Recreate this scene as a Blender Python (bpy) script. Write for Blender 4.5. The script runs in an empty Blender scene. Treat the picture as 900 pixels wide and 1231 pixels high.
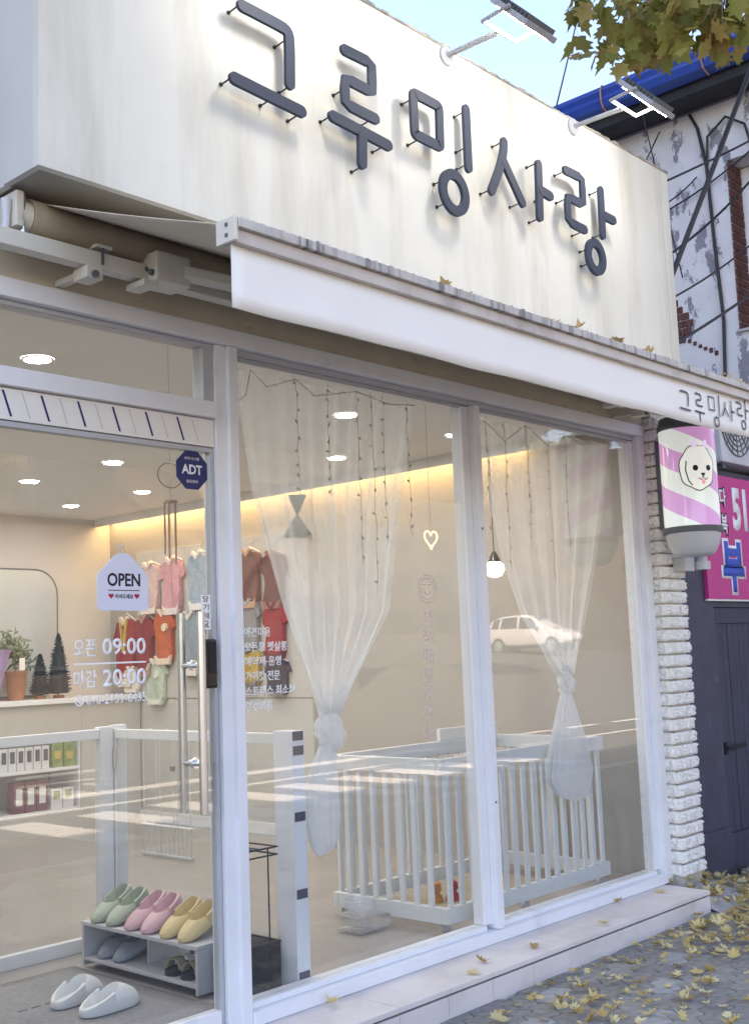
import bpy, bmesh, math, random
from mathutils import Vector, Matrix
R = math.radians
random.seed(7)
scene = bpy.context.scene
COL = scene.collection

# ------------------------------------------------------------------ camera
CAM = Vector((-2.969, -3.498, 1.350))
fwd = Vector((0.731, 0.671, 0.123)).normalized()
down = Vector((0.064, 0.112, -0.992))
right = Vector((0.679, -0.733, -0.038)).normalized()
up = right.cross(fwd).normalized()
right = fwd.cross(up).normalized()
cd = bpy.data.cameras.new("camera")
cd.sensor_fit = 'VERTICAL'
cd.sensor_height = 24.0
cd.lens = 24.0 * 1379.0 / 1231.0
cd.clip_start = 0.05
cd.clip_end = 2000.0
cam = bpy.data.objects.new("camera", cd)
COL.objects.link(cam)
cam.matrix_world = Matrix((
    (right.x, up.x, -fwd.x, CAM.x),
    (right.y, up.y, -fwd.y, CAM.y),
    (right.z, up.z, -fwd.z, CAM.z),
    (0, 0, 0, 1)))
scene.camera = cam

# ------------------------------------------------------------------ sky, sun, exposure
SUN_EL, SUN_AZ = 42.0, -52.0           # azimuth from +Y towards +X (the sun stands behind the shop, to the left)
world = bpy.data.worlds.new("World")
scene.world = world
world.use_nodes = True
wn = world.node_tree
sky = wn.nodes.new("ShaderNodeTexSky")
sky.sky_type = 'NISHITA'
sky.sun_disc = False
sky.sun_elevation = R(SUN_EL)
sky.sun_rotation = R(SUN_AZ)
sky.altitude = 50
sky.air_density = 1.0
sky.dust_density = 0.25
sky.ozone_density = 3.5
bgn = wn.nodes["Background"]
bgn.inputs[1].default_value = 0.105
wn.links.new(sky.outputs[0], bgn.inputs[0])
sd = bpy.data.lights.new("sun", 'SUN')
sd.energy = 5.0
sd.angle = R(0.53)
sd.color = (1.0, 0.95, 0.87)
sun = bpy.data.objects.new("sun", sd)
COL.objects.link(sun)
svec = Vector((math.sin(R(SUN_AZ)) * math.cos(R(SUN_EL)), math.cos(R(SUN_AZ)) * math.cos(R(SUN_EL)), math.sin(R(SUN_EL))))
sun.rotation_euler = (-svec).to_track_quat('-Z', 'Y').to_euler()
sun.location = svec * 40
vs = scene.view_settings
vs.view_transform = 'Standard'
vs.look = 'None'
vs.gamma = 1.0
vs.use_curve_mapping = False
vs.exposure = 2.6
vs.use_white_balance = True          # the photograph is balanced for open shade
vs.white_balance_temperature = 8200
vs.white_balance_tint = 22
scene.render.engine = 'CYCLES'
cy = scene.cycles
cy.use_denoising = True
cy.max_bounces = 10
cy.diffuse_bounces = 4
cy.glossy_bounces = 4
cy.transmission_bounces = 6
cy.transparent_max_bounces = 24
cy.caustics_reflective = False
cy.caustics_refractive = False
cy.sample_clamp_indirect = 6.0

# ------------------------------------------------------------------ materials
def new_mat(name):
    m = bpy.data.materials.new(name)
    m.use_nodes = True
    return m, m.node_tree, m.node_tree.nodes["Principled BSDF"]

def pm(name, col, rough=0.55, var=0.10, scale=6.0, bump=0.0, bscale=40.0, metal=0.0, spec=0.5,
       stretch=(1, 1, 1), dirt=None, dscale=1.2, dstretch=(1, 1, 1), dlo=0.55, dhi=0.75, emit=0.0, sub=0.0, coat=0.0):
    """plain procedural surface: colour with mottling, optional dirt stains and fine relief"""
    m, nt, b = new_mat(name)
    N, L = nt.nodes, nt.links
    tc = N.new("ShaderNodeTexCoord")
    mp = N.new("ShaderNodeMapping"); mp.inputs['Scale'].default_value = stretch
    L.new(tc.outputs['Object'], mp.inputs[0])
    no = N.new("ShaderNodeTexNoise"); no.inputs['Scale'].default_value = scale; no.inputs['Detail'].default_value = 6
    L.new(mp.outputs[0], no.inputs[0])
    rp = N.new("ShaderNodeValToRGB")
    rp.color_ramp.elements[0].position = 0.3; rp.color_ramp.elements[1].position = 0.7
    lo = [c * (1 - var) for c in col]; hi = [min(1, c * (1 + var)) for c in col]
    rp.color_ramp.elements[0].color = (*lo, 1); rp.color_ramp.elements[1].color = (*hi, 1)
    L.new(no.outputs[0], rp.inputs[0])
    out = rp.outputs[0]
    if dirt:
        mp2 = N.new("ShaderNodeMapping"); mp2.inputs['Scale'].default_value = dstretch
        L.new(tc.outputs['Object'], mp2.inputs[0])
        n2 = N.new("ShaderNodeTexNoise"); n2.inputs['Scale'].default_value = dscale; n2.inputs['Detail'].default_value = 8
        n2.inputs['Roughness'].default_value = 0.65
        L.new(mp2.outputs[0], n2.inputs[0])
        mr = N.new("ShaderNodeMapRange"); mr.inputs[1].default_value = dlo; mr.inputs[2].default_value = dhi
        L.new(n2.outputs[0], mr.inputs[0])
        mx = N.new("ShaderNodeMix"); mx.data_type = 'RGBA'
        L.new(mr.outputs[0], mx.inputs[0]); L.new(out, mx.inputs[6]); mx.inputs[7].default_value = (*dirt, 1)
        out = mx.outputs[2]
    L.new(out, b.inputs['Base Color'])
    b.inputs['Roughness'].default_value = rough
    b.inputs['Metallic'].default_value = metal
    b.inputs['Specular IOR Level'].default_value = spec
    if coat: b.inputs['Coat Weight'].default_value = coat
    if emit:
        L.new(out, b.inputs['Emission Color']); b.inputs['Emission Strength'].default_value = emit
    if bump:
        nb = N.new("ShaderNodeTexNoise"); nb.inputs['Scale'].default_value = bscale; nb.inputs['Detail'].default_value = 5
        L.new(tc.outputs['Object'], nb.inputs[0])
        bp = N.new("ShaderNodeBump"); bp.inputs['Strength'].default_value = bump; bp.inputs['Distance'].default_value = 0.01
        L.new(nb.outputs[0], bp.inputs['Height']); L.new(bp.outputs[0], b.inputs['Normal'])
    return m

def emit_mat(name, col, strength):
    m, nt, b = new_mat(name)
    b.inputs['Base Color'].default_value = (*col, 1)
    b.inputs['Emission Color'].default_value = (*col, 1)
    b.inputs['Emission Strength'].default_value = strength
    return m

def glass_mat(name, tint=(1, 1, 1), base=0.04, rough=0.0, haze=0.0):
    m = bpy.data.materials.new(name); m.use_nodes = True
    nt = m.node_tree; N, L = nt.nodes, nt.links
    N.remove(N["Principled BSDF"]); o = N["Material Output"]
    lw = N.new("ShaderNodeLayerWeight"); lw.inputs[0].default_value = 0.5
    p = N.new("ShaderNodeMath"); p.operation = 'POWER'; p.inputs[1].default_value = 5; L.new(lw.outputs['Facing'], p.inputs[0])
    a = N.new("ShaderNodeMath"); a.operation = 'MULTIPLY_ADD'; a.inputs[1].default_value = 1 - base; a.inputs[2].default_value = base
    L.new(p.outputs[0], a.inputs[0])
    t = N.new("ShaderNodeBsdfTransparent"); t.inputs[0].default_value = (*tint, 1)
    g = N.new("ShaderNodeBsdfGlossy"); g.inputs['Roughness'].default_value = rough
    mx = N.new("ShaderNodeMixShader"); L.new(a.outputs[0], mx.inputs[0]); L.new(t.outputs[0], mx.inputs[1]); L.new(g.outputs[0], mx.inputs[2])
    last = mx.outputs[0]
    if haze:
        d = N.new("ShaderNodeBsdfDiffuse"); d.inputs[0].default_value = (0.9, 0.9, 0.9, 1)
        m2 = N.new("ShaderNodeMixShader"); m2.inputs[0].default_value = haze
        L.new(last, m2.inputs[1]); L.new(d.outputs[0], m2.inputs[2]); last = m2.outputs[0]
    L.new(last, o.inputs[0])
    return m

def sheer_mat(name, col, opaque):
    m = bpy.data.materials.new(name); m.use_nodes = True
    nt = m.node_tree; N, L = nt.nodes, nt.links
    N.remove(N["Principled BSDF"]); o = N["Material Output"]
    d = N.new("ShaderNodeBsdfDiffuse"); d.inputs[0].default_value = (*col, 1)
    tl = N.new("ShaderNodeBsdfTranslucent"); tl.inputs[0].default_value = (*col, 1)
    m1 = N.new("ShaderNodeMixShader"); m1.inputs[0].default_value = 0.45
    L.new(d.outputs[0], m1.inputs[1]); L.new(tl.outputs[0], m1.inputs[2])
    t = N.new("ShaderNodeBsdfTransparent")
    # woven cloth: the share of threads grows with how tightly the cloth is gathered (mesh attribute)
    at = N.new("ShaderNodeAttribute"); at.attribute_name = 'gather'
    tc = N.new("ShaderNodeTexCoord")
    n = N.new("ShaderNodeTexNoise"); n.inputs['Scale'].default_value = 5; n.inputs['Detail'].default_value = 5
    L.new(tc.outputs['Object'], n.inputs[0])
    lw = N.new("ShaderNodeLayerWeight"); lw.inputs[0].default_value = 0.5
    sl = N.new("ShaderNodeMath"); sl.operation = 'MULTIPLY_ADD'; sl.inputs[1].default_value = 1.6; sl.inputs[2].default_value = 0.35
    L.new(lw.outputs['Facing'], sl.inputs[0])
    ad = N.new("ShaderNodeMath"); ad.operation = 'ADD'; L.new(sl.outputs[0], ad.inputs[0]); L.new(n.outputs[0], ad.inputs[1])
    ga = N.new("ShaderNodeMath"); ga.operation = 'MULTIPLY'; L.new(at.outputs['Fac'], ga.inputs[0]); L.new(ad.outputs[0], ga.inputs[1])
    pw = N.new("ShaderNodeMath"); pw.operation = 'POWER'; pw.inputs[0].default_value = 1 - opaque; L.new(ga.outputs[0], pw.inputs[1])
    mb = N.new("ShaderNodeMath"); mb.operation = 'SUBTRACT'; mb.inputs[0].default_value = 1.0; mb.use_clamp = True; L.new(pw.outputs[0], mb.inputs[1])
    m2 = N.new("ShaderNodeMixShader"); L.new(mb.outputs[0], m2.inputs[0]); L.new(t.outputs[0], m2.inputs[1]); L.new(m1.outputs[0], m2.inputs[2])
    L.new(m2.outputs[0], o.inputs[0])
    return m

def peel_mat(name):
    """old white paint flaking off grey cement"""
    m, nt, b = new_mat(name); N, L = nt.nodes, nt.links
    tc = N.new("ShaderNodeTexCoord")
    mp = N.new("ShaderNodeMapping"); mp.inputs['Scale'].default_value = (1, 1.5, 0.75); L.new(tc.outputs['Object'], mp.inputs[0])
    n = N.new("ShaderNodeTexNoise"); n.inputs['Scale'].default_value = 2.6; n.inputs['Detail'].default_value = 11; n.inputs['Roughness'].default_value = 0.70
    L.new(mp.outputs[0], n.inputs[0])
    r = N.new("ShaderNodeValToRGB"); r.color_ramp.interpolation = 'CONSTANT'
    r.color_ramp.elements[0].position = 0; r.color_ramp.elements[0].color = (0, 0, 0, 1)
    r.color_ramp.elements[1].position = 0.555; r.color_ramp.elements[1].color = (1, 1, 1, 1)
    L.new(n.outputs[0], r.inputs[0])
    n2 = N.new("ShaderNodeTexNoise"); n2.inputs['Scale'].default_value = 7; L.new(tc.outputs['Object'], n2.inputs[0])
    def ramp(c0, c1):
        q = N.new("ShaderNodeValToRGB"); q.color_ramp.elements[0].color = (*c0, 1); q.color_ramp.elements[1].color = (*c1, 1)
        L.new(n2.outputs[0], q.inputs[0]); return q
    w = ramp((0.62, 0.62, 0.66), (0.80, 0.79, 0.80)); g = ramp((0.20, 0.20, 0.24), (0.33, 0.33, 0.38))
    mx = N.new("ShaderNodeMix"); mx.data_type = 'RGBA'
    L.new(r.outputs[0], mx.inputs[0]); L.new(w.outputs[0], mx.inputs[6]); L.new(g.outputs[0], mx.inputs[7])
    L.new(mx.outputs[2], b.inputs['Base Color']); b.inputs['Roughness'].default_value = 0.85
    bp = N.new("ShaderNodeBump"); bp.inputs['Strength'].default_value = 0.6; bp.inputs['Distance'].default_value = 0.01; bp.invert = True
    L.new(r.outputs[0], bp.inputs['Height']); L.new(bp.outputs[0], b.inputs['Normal'])
    return m

def stripe_mat(name):
    """printed helical stripes round the drum (object origin on its axis)"""
    m, nt, b = new_mat(name); N, L = nt.nodes, nt.links
    tc = N.new("ShaderNodeTexCoord"); sp = N.new("ShaderNodeSeparateXYZ"); L.new(tc.outputs['Object'], sp.inputs[0])
    at = N.new("ShaderNodeMath"); at.operation = 'ARCTAN2'; L.new(sp.outputs[1], at.inputs[0]); L.new(sp.outputs[0], at.inputs[1])
    k = N.new("ShaderNodeMath"); k.operation = 'MULTIPLY'; k.inputs[1].default_value = 1 / (2 * math.pi); L.new(at.outputs[0], k.inputs[0])
    z = N.new("ShaderNodeMath"); z.operation = 'MULTIPLY_ADD'; z.inputs[1].default_value = 4.0; L.new(sp.outputs[2], z.inputs[0])
    k2 = N.new("ShaderNodeMath"); k2.operation = 'MULTIPLY'; k2.inputs[1].default_value = 2.0; L.new(k.outputs[0], k2.inputs[0])
    L.new(k2.outputs[0], z.inputs[2])
    fr = N.new("ShaderNodeMath"); fr.operation = 'FRACT'; L.new(z.outputs[0], fr.inputs[0])
    r = N.new("ShaderNodeValToRGB"); r.color_ramp.interpolation = 'CONSTANT'
    r.color_ramp.elements[0].color = (0.52, 0.31, 0.64, 1); r.color_ramp.elements[1].position = 0.5; r.color_ramp.elements[1].color = (0.60, 0.74, 0.78, 1)
    L.new(fr.outputs[0], r.inputs[0])
    L.new(r.outputs[0], b.inputs['Base Color']); L.new(r.outputs[0], b.inputs['Emission Color'])
    b.inputs['Emission Strength'].default_value = 0.10; b.inputs['Roughness'].default_value = 0.12
    return m

def paver_sheet_mat(name):
    m, nt, b = new_mat(name); N, L = nt.nodes, nt.links
    tc = N.new("ShaderNodeTexCoord")
    br = N.new("ShaderNodeTexBrick"); br.inputs['Scale'].default_value = 1.0
    br.inputs['Brick Width'].default_value = 0.225; br.inputs['Row Height'].default_value = 0.1125; br.inputs['Mortar Size'].default_value = 0.004
    br.inputs['Color1'].default_value = (0.115, 0.125, 0.135, 1); br.inputs['Color2'].default_value = (0.16, 0.165, 0.17, 1); br.inputs['Mortar'].default_value = (0.06, 0.06, 0.055, 1)
    L.new(tc.outputs['Object'], br.inputs[0]); L.new(br.outputs[0], b.inputs['Base Color']); b.inputs['Roughness'].default_value = 0.9
    return m

def leaf_mat(name, c0, c1, c2, trans=0.35):
    m, nt, b = new_mat(name); N, L = nt.nodes, nt.links
    o = N["Material Output"]
    tc = N.new("ShaderNodeTexCoord"); oi = N.new("ShaderNodeObjectInfo")
    geo = N.new("ShaderNodeNewGeometry")
    n = N.new("ShaderNodeTexNoise"); n.inputs['Scale'].default_value = 9; n.inputs['Detail'].default_value = 3; L.new(tc.outputs['Object'], n.inputs[0])
    ad = N.new("ShaderNodeMath"); ad.operation = 'ADD'; L.new(oi.outputs['Random'], ad.inputs[0]); L.new(geo.outputs['Random Per Island'], ad.inputs[1])
    fr = N.new("ShaderNodeMath"); fr.operation = 'FRACT'; L.new(ad.outputs[0], fr.inputs[0])
    sm = N.new("ShaderNodeMath"); sm.operation = 'MULTIPLY_ADD'; sm.inputs[1].default_value = 0.5; L.new(n.outputs[0], sm.inputs[0])
    hf = N.new("ShaderNodeMath"); hf.operation = 'MULTIPLY'; hf.inputs[1].default_value = 0.75; L.new(fr.outputs[0], hf.inputs[0]); L.new(hf.outputs[0], sm.inputs[2])
    r = N.new("ShaderNodeValToRGB"); r.color_ramp.elements[0].position = 0.15; r.color_ramp.elements[0].color = (*c0, 1)
    r.color_ramp.elements[1].position = 1.0; r.color_ramp.elements[1].color = (*c2, 1)
    e = r.color_ramp.elements.new(0.6); e.color = (*c1, 1)
    L.new(sm.outputs[0], r.inputs[0]); L.new(r.outputs[0], b.inputs['Base Color']); b.inputs['Roughness'].default_value = 0.6
    tl = N.new("ShaderNodeBsdfTranslucent"); L.new(r.outputs[0], tl.inputs[0])
    mx = N.new("ShaderNodeMixShader"); mx.inputs[0].default_value = trans
    L.new(b.outputs[0], mx.inputs[1]); L.new(tl.outputs[0], mx.inputs[2]); L.new(mx.outputs[0], o.inputs[0])
    return m

M = {}
M['sign'] = pm('cream_render', (0.64, 0.63, 0.565), 0.85, 0.035, 3, bump=0.10, bscale=120, dirt=(0.44, 0.41, 0.33), dscale=1.7, dstretch=(2.6, 2.6, 0.32), dlo=0.47, dhi=0.85)
M['sign_cap'] = pm('weathered_edge', (0.34, 0.31, 0.26), 0.9, 0.3, 14, bump=0.3, dirt=(0.12, 0.11, 0.10), dscale=9)
M['return'] = pm('grey_return_panel', (0.58, 0.57, 0.535), 0.8, 0.04, 3, dirt=(0.40, 0.40, 0.38), dstretch=(2, 2, 0.3))
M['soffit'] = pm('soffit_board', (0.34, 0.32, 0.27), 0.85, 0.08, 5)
M['beam'] = pm('cream_beam', (0.60, 0.53, 0.40), 0.75, 0.06, 5, dirt=(0.36, 0.30, 0.20), dscale=7, dstretch=(1, 1, 3), dlo=0.58, dhi=0.8)
M['alu'] = pm('white_aluminium', (0.84, 0.84, 0.86), 0.38, 0.03, 5, dirt=(0.55, 0.55, 0.56), dscale=4, dlo=0.6, dhi=0.9)
M['alu_grey'] = pm('grey_aluminium', (0.48, 0.49, 0.51), 0.4, 0.04, 5)
M['glass'] = glass_mat('window_glass', (0.97, 0.985, 0.98), 0.050, 0.0, 0.010)
M['acrylic'] = glass_mat('clear_acrylic', (0.95, 0.96, 0.98), 0.06, 0.02, 0.14)
M['steel'] = pm('brushed_steel', (0.58, 0.57, 0.55), 0.28, 0.06, 30, metal=1.0, stretch=(1, 1, 0.1))
M['black'] = pm('black_plastic', (0.012, 0.012, 0.014), 0.25, 0.1)
M['rubber'] = pm('black_rubber', (0.02, 0.02, 0.022), 0.8, 0.2)
M['wire'] = pm('black_wire', (0.018, 0.018, 0.02), 0.5, 0.1)
M['navy'] = pm('navy_print', (0.018, 0.028, 0.14), 0.35, 0.05)
M['vinyl'] = pm('white_vinyl', (0.93, 0.93, 0.93), 0.5, 0.01)
M['pinkvinyl'] = pm('faint_pink_vinyl', (0.72, 0.56, 0.52), 0.5, 0.02)
M['print'] = pm('black_print', (0.015, 0.015, 0.025), 0.6, 0.05)
M['red'] = pm('red_print', (0.45, 0.01, 0.05), 0.6, 0.05)
M['board'] = pm('lavender_white_board', (0.72, 0.74, 0.86), 0.35, 0.01)
M['letter'] = pm('slate_blue_metal', (0.034, 0.044, 0.068), 0.62, 0.10, 3, spec=0.25)
M['led'] = emit_mat('lit_floodlight_face', (0.85, 0.97, 1.0), 10.5)
M['lampwhite'] = pm('white_lamp_metal', (0.56, 0.57, 0.59), 0.4, 0.06, dirt=(0.34, 0.34, 0.35), dscale=9, dlo=0.6, dhi=0.8)
M['lamparm'] = pm('grey_lamp_arm', (0.30, 0.31, 0.33), 0.55, 0.1, 20)
M['lampdark'] = pm('dark_lamp_fins', (0.10, 0.12, 0.13), 0.5, 0.1)
M['roll'] = pm('beige_awning_cloth', (0.40, 0.315, 0.225), 0.9, 0.10, 8, bump=0.1, dirt=(0.28, 0.20, 0.13), dscale=3, dstretch=(0.6, 2, 2))
M['canopy'] = pm('pale_awning_cloth', (0.66, 0.58, 0.46), 0.9, 0.05, 6, dirt=(0.45, 0.37, 0.26), dscale=2)
M['valance'] = pm('white_valance_cloth', (0.87, 0.84, 0.79), 0.75, 0.02, 4, dirt=(0.70, 0.66, 0.60), dscale=2.0, dstretch=(2, 1, 0.4), dlo=0.6, dhi=0.95)
M['rail'] = pm('stained_awning_rail', (0.52, 0.49, 0.45), 0.7, 0.12, 10, dirt=(0.12, 0.11, 0.11), dscale=9, dstretch=(3.2, 0.4, 0.4), dlo=0.5, dhi=0.68)
M['railfront'] = pm('awning_rail_front', (0.56, 0.50, 0.45), 0.5, 0.08, 8, dirt=(0.30, 0.25, 0.22), dscale=5, dlo=0.5, dhi=0.8)
M['ivory'] = pm('ivory_metal', (0.66, 0.62, 0.53), 0.45, 0.05, dirt=(0.40, 0.35, 0.28), dscale=8, dlo=0.6, dhi=0.85)
M['chrome'] = pm('chrome', (0.75, 0.77, 0.80), 0.2, 0.03, metal=0.9)
M['dark'] = pm('dark_board_and_shade', (0.035, 0.037, 0.043), 0.9, 0.2)  # dark boards, and the shade behind the awning roller
M['brick_w'] = pm('white_painted_brick', (0.90, 0.87, 0.82), 0.8, 0.05, 14, bump=0.9, bscale=45, dirt=(0.62, 0.55, 0.45), dscale=8, dlo=0.58, dhi=0.9)
M['mortar_w'] = pm('painted_mortar', (0.58, 0.53, 0.46), 0.9, 0.2, 20, bump=0.5, dirt=(0.16, 0.14, 0.12), dscale=14, dlo=0.6, dhi=0.75)
M['stripe'] = stripe_mat('purple_and_white_stripe_print')
M['slate'] = pm('dark_slate_paint', (0.060, 0.062, 0.092), 0.55, 0.16, 7, bump=0.25, dirt=(0.16, 0.16, 0.20), dscale=5, dlo=0.62, dhi=0.8)
M['slate2'] = pm('dark_slate_boards', (0.052, 0.055, 0.082), 0.6, 0.18, 9, stretch=(4, 1, 0.4), bump=0.15)
M['pink'] = pm('magenta_sign_print', (0.66, 0.055, 0.26), 0.45, 0.04, 3)
M['blue'] = pm('cobalt_print', (0.03, 0.10, 0.52), 0.45, 0.03)
M['peel'] = peel_mat('peeling_white_paint')
M['roofblue'] = pm('blue_roof_metal', (0.012, 0.065, 0.33), 0.35, 0.08, 3, dirt=(0.02, 0.03, 0.10), dscale=3)
M['strap'] = pm('rusty_strap', (0.42, 0.22, 0.16), 0.8, 0.2)
M['brick_r'] = pm('dark_red_brick', (0.13, 0.05, 0.045), 0.85, 0.25, 12, bump=0.4)
M['mortar'] = pm('grey_mortar', (0.36, 0.34, 0.33), 0.9, 0.1)
M['step'] = pm('pinkish_stone_tile', (0.78, 0.71, 0.67), 0.6, 0.05, 4, bump=0.05, dirt=(0.60, 0.53, 0.49), dscale=3, dlo=0.5, dhi=0.85)
M['joint'] = pm('dark_joint', (0.09, 0.08, 0.08), 0.9, 0.2)
M['concrete'] = pm('rough_concrete', (0.42, 0.40, 0.38), 0.95, 0.15, 12, bump=0.8, bscale=25)
M['paver'] = pm('dark_grey_paver', (0.27, 0.255, 0.235), 0.85, 0.25, 22, bump=0.35, bscale=90, dirt=(0.24, 0.24, 0.22), dscale=4, dlo=0.6, dhi=0.85)
M['paver_b'] = pm('mid_grey_paver', (0.32, 0.305, 0.28), 0.85, 0.2, 22, bump=0.35, bscale=90)
M['paver_l'] = pm('light_grey_paver', (0.40, 0.39, 0.38), 0.85, 0.15, 22, bump=0.35, bscale=90, dirt=(0.22, 0.21, 0.19), dscale=6, dlo=0.5, dhi=0.8)
M['paver_sheet'] = paver_sheet_mat('paver_bed')
M['asphalt'] = pm('asphalt', (0.095, 0.090, 0.085), 0.9, 0.2, 30, bump=0.4, bscale=150)
M['marking'] = pm('white_road_paint', (0.75, 0.74, 0.70), 0.7, 0.08, 12)
M['kerb'] = pm('granite_kerb', (0.36, 0.35, 0.34), 0.8, 0.12, 20)
M['earth'] = pm('dull_ground', (0.14, 0.13, 0.11), 0.95, 0.2, 0.5)
M['floor'] = pm('beige_floor_tile', (0.36, 0.325, 0.295), 0.26, 0.05, 3, dirt=(0.30, 0.265, 0.24), dscale=1.6)
M['wall'] = pm('cream_wall', (0.60, 0.565, 0.52), 0.8, 0.02, 2)
M['wall_dim'] = pm('dimmed_cream_wall', (0.40, 0.37, 0.33), 0.8, 0.03, 2)  # side wall darkened in its colour to stand in for weaker light
M['wall2'] = pm('pale_grey_wall', (0.50, 0.485, 0.455), 0.8, 0.02, 2)
M['ceil'] = pm('white_ceiling', (0.76, 0.74, 0.70), 0.8, 0.02, 2)
M['white'] = pm('white_gloss_paint', (0.78, 0.79, 0.80), 0.35, 0.02, 4)
M['pen'] = pm('pale_painted_wood', (0.70, 0.71, 0.71), 0.45, 0.03, 5, stretch=(4, 4, 0.6))
M['down'] = emit_mat('lit_downlight_face', (0.74, 0.88, 1.0), 40.0)
M['cove'] = emit_mat('lit_cove_strip', (1.0, 0.78, 0.42), 1.7)
M['globe'] = emit_mat('lit_globe', (1.0, 0.93, 0.78), 0.8)
M['sheer'] = sheer_mat('sheer_white_organza', (0.91, 0.91, 0.90), 0.29)
M['sheer_d'] = sheer_mat('gathered_white_organza', (0.90, 0.90, 0.90), 0.75)
M['mat'] = pm('grey_mat', (0.27, 0.26, 0.26), 0.95, 0.12, 60, bump=0.4, bscale=200)
M['shelf'] = pm('pale_grey_shelf', (0.52, 0.51, 0.53), 0.5, 0.05, 4)
M['mesh'] = glass_mat('black_wire_mesh', (0.16, 0.16, 0.17), 0.02, 0.4, 0.02)
M['mirror'] = pm('mirror', (0.66, 0.72, 0.72), 0.25, 0.0, metal=0.45)  # pale half-metal colour stands in for a pale reflection
M['tan'] = pm('tan_building', (0.15, 0.12, 0.095), 0.85, 0.3, 0.8, dirt=(0.08, 0.065, 0.055), dscale=0.5)
M['brown'] = pm('brown_building', (0.10, 0.075, 0.06), 0.85, 0.3, 1.0)
M['pale'] = pm('pale_building', (0.11, 0.10, 0.09), 0.85, 0.3, 0.6)
M['winglass'] = pm('dark_window_glass', (0.04, 0.05, 0.06), 0.1, 0.2)
M['carwhite'] = pm('white_car_paint', (0.64, 0.64, 0.65), 0.25, 0.01, coat=0.6)
M['bark'] = pm('mottled_bark', (0.20, 0.17, 0.13), 0.9, 0.3, 6, bump=0.8, dirt=(0.36, 0.33, 0.26), dscale=4)
M['leaf'] = leaf_mat('autumn_tree_leaf', (0.12, 0.155, 0.032), (0.29, 0.27, 0.06), (0.38, 0.24, 0.085), 0.5)
M['fallen'] = leaf_mat('fallen_yellow_leaf', (0.36, 0.22, 0.09), (0.64, 0.48, 0.18), (0.76, 0.65, 0.38), 0.15)
M['terra'] = pm('terracotta', (0.36, 0.16, 0.09), 0.8, 0.1)
M['green'] = pm('plant_green', (0.09, 0.15, 0.07), 0.6, 0.3, 20)
M['darkgreen'] = pm('dark_bristle_green', (0.018, 0.030, 0.038), 0.8, 0.4, 30)
M['purple'] = pm('purple_wrap', (0.40, 0.28, 0.52), 0.6, 0.1)

# ------------------------------------------------------------------ mesh helpers
WL = {}          # world location of each thing, so parts can be written in world coordinates

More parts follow.
